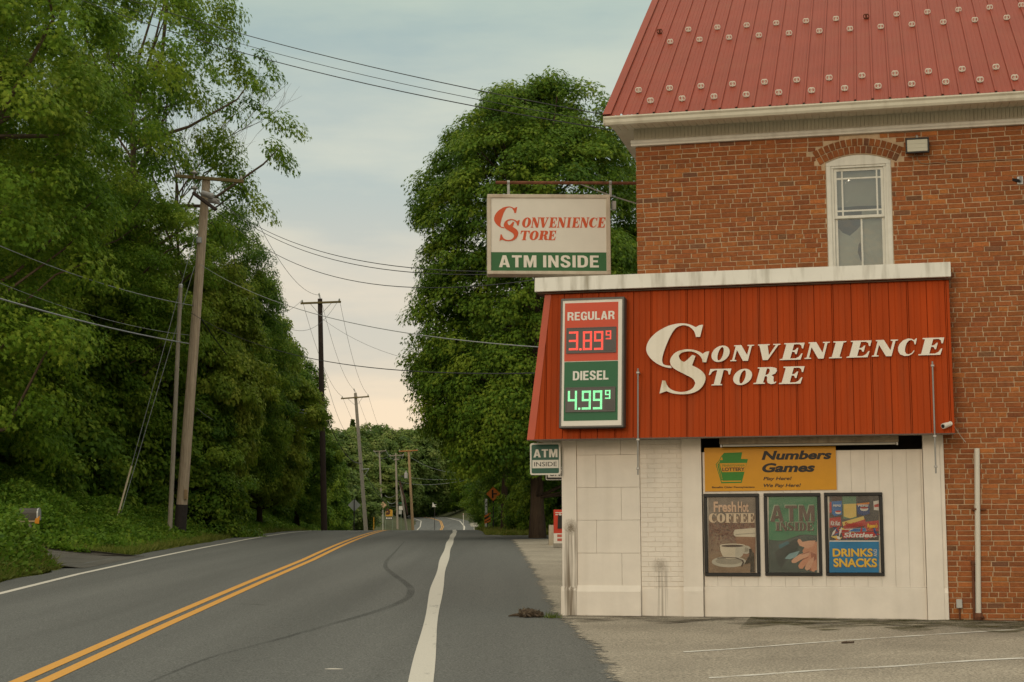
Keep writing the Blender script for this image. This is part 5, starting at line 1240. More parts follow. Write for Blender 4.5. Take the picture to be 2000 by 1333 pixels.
def tree_parts(seed, H, R, z0, prof, ncl, nl, cr, leaf, shape, lm, bmat=None, trunk_r=.3, droop=.25, flat=.55, inner=.45, lean=(0,0), lobes=1.0):
    """returns (trunk mesh, crown mesh), foot at the origin"""
    r = np.random.default_rng(seed); ncl = int(ncl*TREE_Q); P = PROF[prof]
    ph = r.uniform(0,6.28,4); C_ = []; O_ = []
    us = np.linspace(0,1,60); wts = np.array([P(u)+.12+(.7 if prof == 'column' and u > .78 else 0) for u in us]); wts /= wts.sum()
    while len(C_) < ncl:
        u = float(r.choice(us, p=wts))+r.uniform(-.01,.01); u = min(1,max(0,u)); f = r.uniform(0,2*math.pi)
        lob = 1+lobes*(.17*math.sin(3*f+ph[0]+5*u)+.12*math.sin(5*f+ph[1]-8*u)+.08*math.sin(2*f+ph[2]+13*u))
        rr = R*P(u)*lob*(1-(.9 if prof == 'column' and u > .8 else inner)*r.random()**1.5)
        z = z0+(H-z0)*u*(1+.05*math.sin(4*f+ph[3]))
        C_.append((rr*math.cos(f)+lean[0]*u, rr*math.sin(f)+lean[1]*u, z-cr*.3)); O_.append((math.cos(f), math.sin(f), .9*u-.2))
    C_ = np.array(C_); O_ = unit(np.array(O_))
    ct = r.normal(0,.20,ncl)
    cs = cr*r.uniform(.65,1.3,ncl); reps = np.maximum(8, (nl*(cs/cr)**2).astype(int)); idx = np.repeat(np.arange(ncl), reps); n = len(idx)
    d = unit(r.normal(size=(n,3))); rad = r.random(n)**.42
    off = d*rad[:,None]*cs[idx][:,None]*np.array([1,1,flat])
    o = O_[idx]; along = (off*o).sum(1); off[:,2] -= droop*np.maximum(0,along+cs[idx]*.3)
    cen = C_[idx]+off
    nr = .55*np.array([0,0,1.])+.75*d+.50*o+.38*r.normal(size=(n,3))
    dr = .8*o+np.array([0,0,-.7])*(.4+droop)+.7*r.normal(size=(n,3))+.5*d
    tone = .56+ct[idx]+.17*r.normal(size=n)
    me = leaf_mesh('crown', cen, nr, dr, leaf*r.uniform(.6,1.25,n), shape, tone, lm)
    tb = MB(); zt = z0+(H-z0)*.72; npt = 9
    tr = [(lean[0]*(i/8)**2*.7+.25*math.sin(i*.9+ph[0])*min(1,i/3)*trunk_r*1.5, lean[1]*(i/8)**2*.7+.25*math.cos(i*.8+ph[1])*min(1,i/3)*trunk_r*1.5, -.4+(zt+.4)*i/8) for i in range(npt)]
    tb.tube(tr, [trunk_r*(1.35 if i == 0 else 1.0)*(1-.82*i/8) for i in range(npt)], 10)
    order = r.permutation(ncl)[:min(ncl, 46)]
    for q in order:
        c = C_[q]; zs = max(z0*.55, min(zt*.95, c[2]-(.35+.5*r.random())*math.hypot(c[0],c[1]))); k = (zs+.4)/(zt+.4)*8; i = int(min(7,k)); f = k-i
        a = np.array(tr[i])*(1-f)+np.array(tr[i+1])*f; L_ = np.linalg.norm(c-a); rb_ = min(trunk_r*.42, .012*L_+.018)
        mid = a*.55+c*.45+np.array([0,0,-.08*L_])+r.normal(0,.05*L_,3); m2 = a*.2+c*.8+np.array([0,0,-.02*L_])+r.normal(0,.04*L_,3)
        tb.tube([tuple(a),tuple(mid),tuple(m2),tuple(c)], [rb_,rb_*.65,rb_*.4,rb_*.15], 5, cap=False)
    tm = bpy.data.meshes.new('trunk'); tm.from_pydata(tb.v,[],tb.f); tm.materials.append(bmat or bark); tm.polygons.foreach_set('use_smooth',[True]*len(tm.polygons)); tm.update()
    return tm, me
SPEC = {
 'big': tree_parts(1, 21, 6.2, 2.2, 'vase', 560, 250, .88, .19, STAR, maple_m, bark2, .48, .45, .72, .6),
 'airy': tree_parts(31, 21, 6.2, 2.0, 'vase', 330, 230, .85, .19, STAR, maple_m, bark2, .42, .6, .7, .62),
 'dense': tree_parts(2, 17.8, 4.3, 2.6, 'oval', 620, 210, .66, .17, STAR, dark_m, bark, .42, .22, .8, .4, lobes=.6),
 'broad': tree_parts(18, 18, 4.5, 3.0, 'column', 1500, 170, .62, .17, STAR, dark_m, bark, .30, .40, .70, .30, lobes=.48),
 'over': tree_parts(13, 12, 4.0, 5.0, 'oval', 420, 200, .66, .17, STAR, dark_m, bark, .2, .25, .8, .5, lobes=.6),
 'slim': tree_parts(3, 15, 3.3, 1.5, 'oval', 380, 210, .62, .18, OVAL, dark_m, bark, .26, .22, .8, .45),
 'light': tree_parts(4, 12, 3.4, 2.0, 'oval', 360, 220, .66, .18, OVAL, light_m, bark, .22, .35, .7, .5),
 'wall': tree_parts(5, 10, 4.0, .0, 'mound', 380, 180, .74, .22, OVAL, dark_m, bark, .25, .25, .75, .5),
 'far': tree_parts(6, 14, 5.0, 1.0, 'oval', 240, 150, 1.0, .42, DIAM, far_m, bark, .3, .2, .8, .45),
}
NREAL = {'airy':21,'big':21,'dense':17.8,'broad':18,'over':12,'slim':15,'light':12,'wall':10,'far':14}; RREAL = {'airy':6.2,'big':6.2,'dense':4.3,'broad':4.5,'over':4.0,'slim':3.3,'light':3.4,'wall':4.0,'far':5.0}
def tree(spec, X, Y, H, R, rz, label, name='tree', group=None):
    e = bpy.data.objects.new(name, None); C.objects.link(e); e.location = (X, Y, gz(X,Y)-.08); e.rotation_euler = (0,0,rz)
    e.scale = (R/RREAL[spec], R/RREAL[spec], H/NREAL[spec]); tag(e, label, 'tree', group)
    for nm, me in zip(('trunk','crown'), SPEC[spec]):
        o = bpy.data.objects.new(nm, me); C.objects.link(o); o.parent = e
    return e
def TX(px, Y): return (px-1000)/FPX*Y
tree('big', TX(-110,50), 50, 21, 6.6, .4, 'huge bright green maple filling the upper left corner, nearest to the camera')
tree('airy', TX(248,64.5), 64.5, 24, 5.7, 2.6, 'tall maple with overhanging boughs just left of the nearest utility pole')
tree('dense', TX(445,76), 76, 15.2, 3.0, .5, 'dark round headed maple right of the nearest utility pole, behind the cables')
tree('light', TX(405,66), 66, 11.5, 2.4, 1.0, 'light green leafy tree between the nearest utility pole and the dark maple')
tree('light', TX(508,84), 84, 11.6, 2.7, 2.0, 'yellowish green tree on the left verge just left of the dark pole')
tree('slim', TX(582,107), 107, 11.5, 2.4, 4.0, 'narrow dark green tree behind the foot of the dark pole')
tree('wall', TX(628,152), 152, 9.5, 3.2, 1.0, 'low dark green tree right of the dark pole behind the grey diamond sign')
tree('broad', TX(1048,60), 60, 17.3, 4.25, 2.2, 'huge dense maple rising behind the hanging store sign')
tree('over', TX(985,79), 79, 12.0, 4.0, 1.2, 'dark tree in front of the far bend, left of the huge dense maple')
back = 'woodland trees behind the roadside trees'
rt = random.Random(21)
for px, Y, H, R, s in ((-60,70,20,6,'big'),(120,74,15,6,'big'),(300,80,11.5,5,'dense'),(330,68,11,3.6,'light'),(200,64,9,3.6,'wall'),(80,60,9,4,'wall'),(-40,56,8,4,'wall'),(420,90,13,4,'dense'),(500,100,11,3.6,'slim'),(280,100,13,6,'dense'),(60,100,20,7,'dense'),(-200,80,20,7,'dense'),(372,64,6,2.4,'wall'),(555,118,9,3.0,'wall'),(590,150,10,3.5,'wall'),(150,61,14,4.6,'big'),(245,70,10,4,'dense')):
    tree(s, TX(px,Y), Y, H, R, rt.uniform(0,6), 'tree standing in the woods behind the roadside trees on the left', group=back)
rgt = 'dark trees lining the right side of the road'
rr_ = [(1046,74,4.6,1.6,'wall'),(1100,70,5,2,'wall'),(1120,92,11,4,'wall'),(1180,84,11,4,'wall'),(1060,110,13,5,'dense'),(1130,90,13,5,'dense'),(1180,70,13,4.5,'dense'),(1010,140,12,5,'dense'),(1040,100,12,4,'over')]
for Y, H, R, s, ex in ((90,8,3.2,'wall',2.4),(100,12,3.6,'over',-.2),(113,9.5,3.6,'wall',1),(128,12,4,'dense',0),(145,10,4,'wall',1),(165,11,4.5,'wall',1),(188,12,5,'wall',1.5),(212,12,5,'wall',2),(238,13,5,'wall',5),(290,14,6,'wall',2),(325,15,6,'wall',3),(350,16,6,'wall',2),(372,17,6,'wall',2),(392,19,6.5,'wall',2),(410,20,7,'wall',2),(425,19,7,'wall',3),(340,13,6,'wall',14),(300,13,6,'wall',14),(365,15,6,'wall',16)):
    rr_.append((1000+(interp(Y,RGT)+1.6+R*.9+ex)/Y*FPX, Y, H, R, s))
for px, Y, H, R, s in rr_:
    tree(s, TX(px,Y), Y, H, R, rt.uniform(0,6), 'dark tree in the unbroken row along the right side of the road', group=rgt)
frg = 'far trees beyond the bend'
for px, Y, H, R in ((700,330,16,7),(735,350,19,7),(770,340,17.5,7),(805,350,19,7),(670,300,14,6),(640,260,13,6),(690,250,7,4.5),(735,300,9,5),(765,325,10,5),(660,200,8,5),(620,190,10,5),(720,420,20,8),(790,420,21,8),(850,400,19,8),(830,370,19,7)):
    tree('far', TX(px,Y), Y, H, R, rt.uniform(0,6), 'far off tree on the hill beyond the bend in the road', group=frg)
# a conifer tip above the far trees
def conifer(X, Y, H, R, label):
    r = np.random.default_rng(7); e = bpy.data.objects.new('conifer', None); C.objects.link(e); e.location = (X,Y,gz(X,Y)); tag(e, label, 'tree')
    tb = MB(); tb.tube([(0,0,-.3),(0,0,H)], [.25,.03], 7); tm = link_mesh('trunk', tb.v, tb.f, [bark], None, e)
    n = 5000; u = r.random(n)**.7; f = r.uniform(0,6.28,n); rr = R*(1-u)*(.75+.25*np.sin(u*60))*r.random(n)**.4
    cen = np.stack([rr*np.cos(f),rr*np.sin(f),1+(H-1)*u-rr*.25],1); o = np.stack([np.cos(f),np.sin(f),-.2+0*f],1)
    me = leaf_mesh('crown', cen, np.array([0,0,1.])+.4*r.normal(size=(n,3)), o+.3*r.normal(size=(n,3)), .5*r.uniform(.6,1.2,n), DIAM, .25+.15*r.normal(size=n), far_m)
    c = bpy.data.objects.new('crown', me); C.objects.link(c); c.parent = e
conifer(TX(688,340), 340, 18.0, 5.0, 'pointed conifer tip rising above the far trees')
# the leafless tree beyond the nearest pole
def bare_tree(X, Y, H, label):
    r = random.Random(12); e = bpy.data.objects.new('bare_tree', None); C.objects.link(e); e.location = (X,Y,gz(X,Y)-.1); tag(e, label, 'tree'); tb = MB(); tw = MB(); tips = []
    def grow(p, d, L_, rad, lv):
        pts = [p]; 
        for i in range(3):
            d = (d+Vector((r.gauss(0,.12),r.gauss(0,.12),.05))).normalized(); pts.append(pts[-1]+d*L_/3)
        (tb if lv < 2 else tw).tube(pts, [rad, rad*.85, rad*.72, rad*.6], 6 if lv < 2 else 4, cap=False)
        if lv >= 7: tips.append(pts[-1]); return
        for k in range(2 if lv < 1 else r.choice((2,3,3))):
            a = r.uniform(0,6.28); sp = r.uniform(.28,.62); s = d.orthogonal().normalized(); s.rotate(Matrix.Rotation(a,3,d)); nd = (d+s*sp+Vector((.0,0,.16))).normalized()
            grow(pts[-1] if k < 2 else pts[2], nd, L_*r.uniform(.66,.84), rad*.60, lv+1)
    grow(Vector((0,0,0)), Vector((.05,0,1)).normalized(), H*.36, .20, 0)
    o = link_mesh('trunk', tb.v, tb.f, [bark2], None, e, smooth=True); link_mesh('twigs', tw.v, tw.f, [bark2], None, e)
    rn = np.random.default_rng(3); T_ = np.array([tuple(t) for t in tips if t.z < H*.66]); 
    if len(T_):
        T_ = np.repeat(T_[::3], 16, 0); n = len(T_); cen = T_+rn.normal(0,.28,(n,3))
        me = leaf_mesh('leaves', cen, np.array([0,0,.6])+rn.normal(size=(n,3)), rn.normal(size=(n,3))+np.array([0,0,-.6]), .2*rn.uniform(.6,1.2,n), OVAL, .5+.2*rn.normal(size=n), maple_m); c = bpy.data.objects.new('leaves', me); C.objects.link(c); c.parent = e
    return e
bare_tree(TX(345,69), 69, 16.2, 'half bare tree with grey twigs against the sky above the nearest utility pole')
# undergrowth on the left bank, grass along the verges: masses nobody could count
r = np.random.default_rng(17)
def scatter_leaves(name, n, fn, shape, size, m, upn, spread, tone0=.5, dz=(0,0,.2)):
    P = [fn() for _ in range(n)]; P = np.array([p for p in P if p is not None]); k = len(P); 
    me = leaf_mesh(name, P[:,:3], np.array([0,0,upn])+spread*r.normal(size=(k,3)), r.normal(size=(k,3))+np.array(dz), size*r.uniform(.6,1.3,k)*P[:,3], shape, tone0+P[:,4]+.17*r.normal(size=k), m)
    o = bpy.data.objects.new(name, me); C.objects.link(o); o['kind'] = 'stuff'; return o
def ivy():
    Y = 43.3+68*r.random()**1.5; d = r.random()**1.15*9.5; xl = interp(Y,LFT)-1.15
    if Y < 45.5 and d < 1.0: d += .6
    X = xl-.15-d-.3*r.random(); h = (.10+.32*min(d,3.2))*(.72+.42*hsh(X*1.3,Y*.9))*sm((Y-43.0)/2.6)+.05
    if d > 3.5: h += .25*(d-3.5)
    return (X, Y, gz(X,Y)+h*(1-.75*r.random()**1.6), 1, .16*hsh(X*2.1+3,Y*1.3)-.02)
scatter_leaves('undergrowth', 150000, ivy, OVAL, .125, ivy_m, .8, .6)
def weeds():
    Y = 28+8.7*r.random(); xl = interp(Y,LFT)-1.05; d = r.random()**1.2*3.5; X = xl-d
    if Y > 36.4+.3*hsh(X*2,0)-.25*sm(1-d): return None
    h = min(.10+1.5*d, 1.2)*(.85+.3*hsh(X*2,Y*2)); return (X,Y,gz(X,Y)+h*r.random()**.7,1,.1*hsh(X*3,Y*2))
scatter_leaves('weeds', 26000, weeds, OVAL, .13, ivy_m, .7, .6)
def gl():
    q = r.random()
    if q < .35:
        Y = 28+8.8*r.random(); d = 2.6*r.random()**1.3; X = interp(Y,LFT)-.98-d; s = min(2.6, .8+2.2*d)
        if Y > 36.6+.3*hsh(X*2,0)-.25*sm(1-d): return None
    else:
        Y = 43.5+62*r.random()**1.3; X = interp(Y,LFT)-.95-1.6*r.random()**(1.5 if Y < 62 else .8)*(1 if Y < 60 else 2.4); s = .95
    return (X,Y,gz(X,Y)-.01,s*(.6+.5*r.random()),.15*hsh(X,Y*.4)+.12)
scatter_leaves('roadside_grass', 62000, gl, BLADE*np.array([2.2,1]), .26, grass_m, 0.0, .5, .5, (0,0,1.9))
def gr():
    Y = 64.0+34*r.random()**1.4; X = road_right(Y)-.25+(11*r.random()**1.2); s = .8
    if Y < 66: X = interp(Y,RGT)+2.0+10*r.random(); Y = 65.2+.5*r.random()
    return (X,Y,gz(X,Y)-.01,s*(.6+.5*r.random()),.15*hsh(X,Y*.4)+.15)
scatter_leaves('verge_grass', 26000, gr, BLADE*np.array([3,1]), .30, grass_m, 0.0, .5, .55, (0,0,1.8))
def brush():
    Y = 66+50*r.random(); X = interp(Y,RGT)+4.2+.06*(Y-66)+9*r.random(); h = min(2.6,.3+.5*(X-interp(Y,RGT)-4.0))*(.7+.4*hsh(X,Y)); return (X,Y,gz(X,Y)+h*(1-.7*r.random()**1.5),1.2,.1*hsh(X*2,Y)-.1)
scatter_leaves('brush', 20000, brush, OVAL, .22, ivy_m, .8, .6)

# ------------------------------------------------------------------ utility poles
wood = mat('weathered pole wood', (.43,.335,.245), .9, .25, 6, .6, 30, stretch=(6,6,.4), streak=((.16,.10,.065), .5, 10)); wood_d = mat('dark pole wood', (.045,.030,.024), .9, .3, 6, .6, 30, stretch=(6,6,.4))
wood_g = mat('grey pole wood', (.30,.26,.21), .9, .25, 6, .6, 30, stretch=(6,6,.4)); wood_y = mat('new yellow wood', (.36,.235,.13), .85, .15, 6, .3, 30); wood_arm = mat('mossy arm wood', (.17,.13,.055), .9, .25, 6, .5, 20); wood_o = mat('orange arm wood', (.40,.16,.06), .85, .2, 8)
tar = mat('tarred base', (.035,.028,.026), .9, .25, 10); porc = mat('grey porcelain', (.36,.34,.33), .25, .08, 6); glassins = mat('pale insulator', (.42,.42,.38), .25, .08, 6); cable_d = mat('dark cable', (.022,.022,.024), .6, .1); cable_g = mat('grey cable', (.25,.26,.27), .45, .1); galv = mat('galvanised steel', (.36,.37,.37), .45, .12, 8, metal=.5)
WP = {}                                          # wire attachment points
def insul(t, p, s=1.0):
    mb = MB(); mb.lathe(p, [(.02*s,-.12*s),(.02*s,0),(.055*s,.02*s),(.06*s,.05*s),(.035*s,.07*s),(.05*s,.09*s),(.03*s,.14*s)], 10); return t.part('insulator', mb, glassins)
def pole(key, Y, base, top, r0, r1, m, label, arm=None, armm=None, collar=False, zb=None):
    b = atY(*base,Y); tp = atY(*top,Y); g_ = gz(b.x,Y) if zb is None else zb
    k = (tp.x-b.x)/(tp.z-b.z) if abs(tp.z-b.z) > .1 else 0; foot = Vector((b.x+k*(g_-.5-b.z), Y, g_-.5))
    t = Thing('utility_pole', (foot.x,Y,g_), label, 'utility pole')
    mb = MB(); n = 7; pts = [foot.lerp(tp,i/n) for i in range(n+1)]; mb.tube([tuple(p) for p in pts], [r0+(r1-r0)*i/n for i in range(n+1)], 14); t.part('pole', mb, m, smooth=False)
    if arm:
        a = atY(*arm[0],Y-.18); c = atY(*arm[1],Y-.18); ax = (c-a).normalized(); mb = MB(); L_ = (c-a).length
        mb.bbox(0,L_,-.055,.055,-.06,.06,.008); M = Matrix.Translation(a) @ Matrix(((ax.x,0,-ax.z,0),(0,1,0,0),(ax.z,0,ax.x,0),(0,0,0,1))); mb.xf(M); t.part('crossarm', mb, armm or m)
        for s in (.24,.76):
            mb = MB(); p = a.lerp(c,s); q = foot.lerp(tp, 1-(tp.z-(a.z+c.z)/2+.75)/(tp.z-foot.z)); mb.tube([(p.x,Y-.11,p.z-.04),(q.x,Y-r1*.8,q.z)], .014, 5); t.part('brace', mb, galv)
        WP[key+'a'] = a+ax*.1+Vector((0,0,.2)); WP[key+'c'] = c-ax*.1+Vector((0,0,.2)); WP[key+'t'] = tp+Vector((0,-.05,.22))
        for w in ('a','c'):
            p = WP[key+w]; insul(t, (p.x,p.y,p.z-.13))
    return t, foot, tp
S = 4.444
def z1p(x, y, Y): return atY(300+x/S, 320+y/S, Y)
Y1 = 57.0
t, ft, tp = pole('p1', Y1, (352,1030), (403,352), .205, .15, wood, 'weathered brown utility pole with tarred base, nearest on the left bank', ((343,344),(476,355)), wood_arm)
b = ft+(tp-ft)*.0; mb = MB(); za = atY(352,986,Y1).z; f1 = (za-ft.z)/(tp.z-ft.z); q = ft.lerp(tp,f1); mb.tube([tuple(ft),tuple(q)], [.217,.212], 14); t.part('tarred_base', mb, tar)
c0, c1 = z1p(345,255,Y1-.3), z1p(540,400,Y1-.9); mb = MB(); mb.tube([tuple(c0),tuple(c1)], .07, 6); t.part('lower_arm', mb, wood_d)
for x, y in ((352,70),(352,205)):
    p = z1p(x,y+20,Y1-.25); mb = MB(); mb.lathe(tuple(p), [(.03,-.15),(.03,0),(.13,.02),(.14,.05),(.05,.10),(.03,.14)], 12); t.part('insulator', mb, porc)
for x0_, y0_, x1_, y1_ in ((420,255,515,285),(482,315,562,330)):
    a, c = z1p(x0_,y0_,Y1-.35), z1p(x1_,y1_,Y1-.6); mb = MB(); pts = []; rad = []
    for i in range(15): pts.append(tuple(a.lerp(c,i/14))); rad.append((.11 if i % 2 else .07))
    mb.tube(pts, rad, 12); t.part('strain_insulator', mb, porc)
p = z1p(395,665,Y1-.14); mb = MB(); mb.lathe(tuple(p), [(.11,-.1),(.11,.1)], 10); t.part('bracket_band', mb, galv)
p = atY(357,962,Y1-.19); mb = MB(); mb.bbox(p.x+.05,p.x+.17,Y1-.22,Y1-.15,p.z-.25,p.z+.10,.01); t.part('pole_tag', mb, wood_y)
WP['p1arm'] = atY(471,366,Y1-.2); WP['p1s1'] = z1p(520,290,Y1-.6); WP['p1s2'] = z1p(566,332,Y1-.6); WP['p1low'] = z1p(545,395,Y1-.9); WP['p1m'] = atY(390,516,Y1-.15); WP['p1com'] = atY(376,597,Y1-.15); WP['p1com2'] = atY(372,650,Y1-.15)
Yg = 56.0
bq, tq = atY(331,1023,Yg), atY(353,556,Yg); g_ = gz(bq.x,Yg); t = Thing('stub_pole', (bq.x,Yg,g_), 'thin pale grey pole standing close beside the weathered brown utility pole', 'pole'); mb = MB(); mb.tube([(bq.x,Yg,g_-.3),tuple(tq)], [.085,.07], 10); t.part('pole', mb, wood_g); mb = MB(); mb.lathe(tuple(tq), [(.08,-.12),(.085,-.02),(.05,.02)], 10); t.part('cap', mb, galv)
Yw = 54.0
for lab, a, b_, e_ in (('guy wire with pale plastic guard slanting down into the ivy bank', (222,1037), (287,780), (386,440)), ('bare guy wire slanting down just right of the guarded guy wire', (227,1034), (297,790), (380,520))):
    pa_, pe = atY(*a,Yw), atY(*e_,Y1-.15); t = Thing('guy_wire', (pa_.x,Yw,gz(pa_.x,Yw)), lab, 'guy wire')
    mb = MB(); mb.tube([tuple(pa_-(pe-pa_)*.06),tuple(pe)], .010, 5); t.part('wire', mb, cable_g)
    if 'bare' not in lab: mb = MB(); mb.tube([tuple(pa_-(pe-pa_)*.04),tuple(pa_.lerp(pe,.20))], .034, 8); t.part('guard', mb, pmat('guard plastic', (.50,.42,.28)))
t, ft, tp = pole('p2', 95.0, (633,1027), (625,584), .19, .14, wood_d, 'dark brown utility pole on the left just before the crest', ((587,593),(666,590)), wood_arm)
mb = MB(); mb.tube([tuple(tp),(tp.x-.05,94.95,tp.z+.25)], .02, 5); t.part('top_pin', mb, galv); insul(t, (tp.x-.05,94.95,tp.z+.2)); 
p = atY(631,800,94.8); mb = MB(); mb.tube([(p.x-.16,94.8,p.z),(p.x+.16,94.8,p.z+.02)], .05, 8); t.part('cable_clamp', mb, galv); WP['p2com'] = p; WP['p2m'] = atY(628,622,94.8); WP['p2n'] = atY(627,700,94.8)
t, ft, tp = pole('p3', 138.0, (714,1026), (694,768), .19, .13, wood_g, 'grey brown utility pole beyond the crest behind the diamond sign', ((666,779),(721,775)), wood_arm)
mb = MB(); mb.tube([tuple(tp),(tp.x-.1,137.9,tp.z+.3)], .02, 5); t.part('top_pin', mb, galv); insul(t, (tp.x-.1,137.9,tp.z+.25))
a, c = atY(706,917,137.8), atY(721,916,137.8); mb = MB(); mb.tube([tuple(a),tuple(c)], .03, 5); mb.tube([tuple(atY(711,930,137.8)),tuple(c)], .02, 5); t.part('standoff', mb, galv); WP['p3com'] = atY(705,905,137.8)
t, ft, tp = pole('p6', 207.0, (806,1029), (798,880), .20, .14, wood_y, 'newest pale utility pole with orange crossarm, right of the pole cluster', ((779,882),(816,880)), wood_o)
p = atY(793,929,206.6); mb = MB(); mb.lathe(tuple(p), [(.18,-.38),(.22,-.35),(.22,.28),(.15,.36)], 12); t.part('transformer', mb, porc); mb = MB(); mb.lathe((p.x,p.y,p.z+.36), [(.05,0),(.06,.1),(.03,.28)], 8); t.part('bushing', mb, glassins)
t, ft, tp = pole('p5', 250.0, (776,1013), (773,886), .19, .13, wood_g, 'grey utility pole in the middle of the far pole cluster', ((761,891),(789,889)), wood_g)
a, c = atY(769,899,249.7), atY(780,898,249.7); mb = MB(); mb.tube([tuple(a),tuple(c)], .06, 5); t.part('lower_arm', mb, wood_g)
t, ft, tp = pole('p4', 285.0, (745,985), (741,882), .19, .13, wood_g, 'farthest utility pole, left of the pole cluster', ((729,882),(754,881)), wood_g)
a, c = atY(798,1030,205), atY(782,946,205); g_ = gz(a.x,205); t = Thing('stub_pole', (a.x,205,min(a.z,g_)), 'short leaning pole wrapped in cables at the foot of the pale pole', 'pole'); mb = MB(); mb.tube([(a.x+.1,205,min(a.z,g_)-.5),tuple(c)], [.16,.13], 10); t.part('pole', mb, wood_g)
mb = MB(); rr = random.Random(3)
for k in range(3):
    p0, p1 = atY(779+k*1.5,940,204.7), atY(795+k,1005,204.7); mb = MB(); mb.tube([tuple(p0),tuple(p0.lerp(p1,.5)+Vector((.15,0,-.1))),tuple(p1)], .04, 5); t.part('cable', mb, rust if k == 1 else cable_d)
# ------------------------------------------------------------------ overhead lines, each hung between its two ends
def wire(a, b, sag, rad, m, label, n=28):
    a, b = Vector(a), Vector(b); mb = MB(); pts = []
    for i in range(n+1):
        s = i/n; p = a.lerp(b,s); p.z -= 4*sag*s*(1-s); pts.append(tuple(p))
    mb.tube(pts, rad*.72, 5); return solo('power_line', mb, m, label, 'cable', 'overhead lines')
def W_(px, py, Y): return atY(px,py,Y)
hook = BM @ Vector((*[L(1993,352,.0)[0]], .0, L(1993,352,.0)[1]))
wire(W_(60,-70,46), hook, .62, .013, cable_d, 'uppermost cable crossing the sky to the brick wall at the far right')
wire(W_(60,-55,46), hook+Vector((0,0,-.01)), .72, .009, cable_d, 'middle one of the three cables crossing the sky to the brick wall')
wire(W_(60,-40,46), hook+Vector((0,0,-.02)), .78, .014, cable_d, 'lowest of the three cables crossing the sky to the brick wall')
t = Thing('wall_hook', tuple(BMI @ hook), 'small metal hook on the brick at the right edge holding cables', 'hook', local=True); hk = BMI @ hook; mb = MB(); mb.tube([(hk.x,.06,hk.z+.02),(hk.x,-.02,hk.z),(hk.x,-.03,hk.z+.05)], .014, 6); mb.bbox(hk.x-.04,hk.x+.04,.045,.062,hk.z-.05,hk.z+.06,.004); t.part('bracket', mb, galv)
gab = lambda px, py: W_(px,py,25.5)
wire(WP['p1s1'], gab(1030,530), .75, .012, cable_d, 'upper of two close cables from the nearest pole to behind the hanging sign')
wire(WP['p1s2'], gab(1032,534), .80, .012, cable_d, 'lower of two close cables from the nearest pole to behind the hanging sign')
wire(WP['p1low'], gab(1045,547), 1.05, .012, cable_d, 'cable passing just under the hanging sign from the lowest insulator of the nearest pole')
wire(WP['p1arm'], WP['p2t'], 1.0, .014, cable_d, 'steep sagging line from the top crossarm to the top of the dark pole')
wire(W_(300,300,Y1+2), WP['p2a'], 2.9, .013, cable_d, 'line coming through the leaves to the left end of the second crossarm')
wire(WP['p1arm']+Vector((-1.6,.1,0)), WP['p2c'], 3.4, .013, cable_d, 'line sagging to the right end of the second crossarm')
fr_ = lambda px, py: W_(px,py,24.0)
wire(WP['p1m'], fr_(1062,679), .55, .012, cable_g, 'upper pale cable running down to the left edge of the mansard')
wire(W_(374,612,Y1), fr_(1058,729), .62, .013, cable_d, 'lower dark cable running down to the left edge of the mansard')
wire(WP['p2m'], W_(1070,705,60), 1.2, .011, cable_d, 'thin cable from the dark pole into the huge dense maple')
for w, lab in (('a','left'),('t','top'),('c','right')):
    wire(WP['p2'+w], WP['p3'+w], 1.1, .014, cable_d, 'line between the %s insulators of the dark pole and the grey brown pole' % lab)
    wire(WP['p3'+w], WP['p5'+w], 2.4, .014, cable_d, 'line from the %s insulator of the grey brown pole to the pole cluster' % lab)
wire(WP['p2n'], WP['p3com']+Vector((0,0,2.5)), 2.0, .014, cable_d, 'slack neutral line between the dark pole and the next pole')
wire(WP['p1com'], WP['p2com'], 1.5, .032, cable_d, 'thick black communication cable from the nearest pole to the dark pole')
wire(WP['p2com'], WP['p3com'], .9, .05, cable_d, 'thick black cable dropping from the dark pole to the next pole')
wire(WP['p3com'], W_(780,985,240), 1.6, .04, cable_d, 'thick cable from the pole beyond the crest into the pole cluster')
wire(W_(560,795,92), WP['p2com'], .12, .03, cable_g, 'short silver cable sleeve meeting the dark pole')
wire(W_(548,846,88), W_(626,816,94.8), .25, .014, cable_g, 'thin service wire rising to the dark pole below the silver sleeve')
wire(W_(385,798,58), W_(455,833,70), .15, .014, cable_g, 'thin wire slanting through the leaves right of the nearest pole')
wire(W_(-30,468,44), WP['p1com'], .22, .018, cable_g, 'upper pale cable from the left edge to the nearest pole')
wire(W_(-20,545,44), W_(370,655,Y1-.1), .25, .011, cable_g, 'thin middle cable from the left edge to the nearest pole')
wire(W_(-20,578,40), WP['p1com2']+Vector((-.05,0,-.4)), .10, .032, cable_g, 'thick pale cable from the left edge to the nearest pole')
wire(WP['p4a'], WP['p5a'], 1.0, .02, cable_g, 'left line between the two farthest poles'); wire(WP['p4c'], WP['p5c'], 1.3, .02, cable_g, 'right line between the two farthest poles')
wire(WP['p5c'], WP['p6a'], 1.0, .02, cable_g, 'short slack line from the middle far pole to the orange crossarm')
wire(W_(800,892,206.8), W_(905,925,150), .5, .016, cable_g, 'thin line from the pale far pole slanting into the right hand trees')
wire(W_(775,940,245), W_(912,938,150), .5, .022, cable_g, 'level pale line crossing the far bend'); wire(W_(775,928,245), W_(900,936,150), .3, .016, cable_g, 'thin line just above the level pale line at the far bend')
wire(W_(757,980,240), W_(785,962,205), .8, .05, cable_g, 'loose pale cable looping in the far pole cluster')
wire(W_(752,968,240), W_(788,945,205), .9, .04, cable_g, 'upper loose pale cable looping in the far pole cluster')

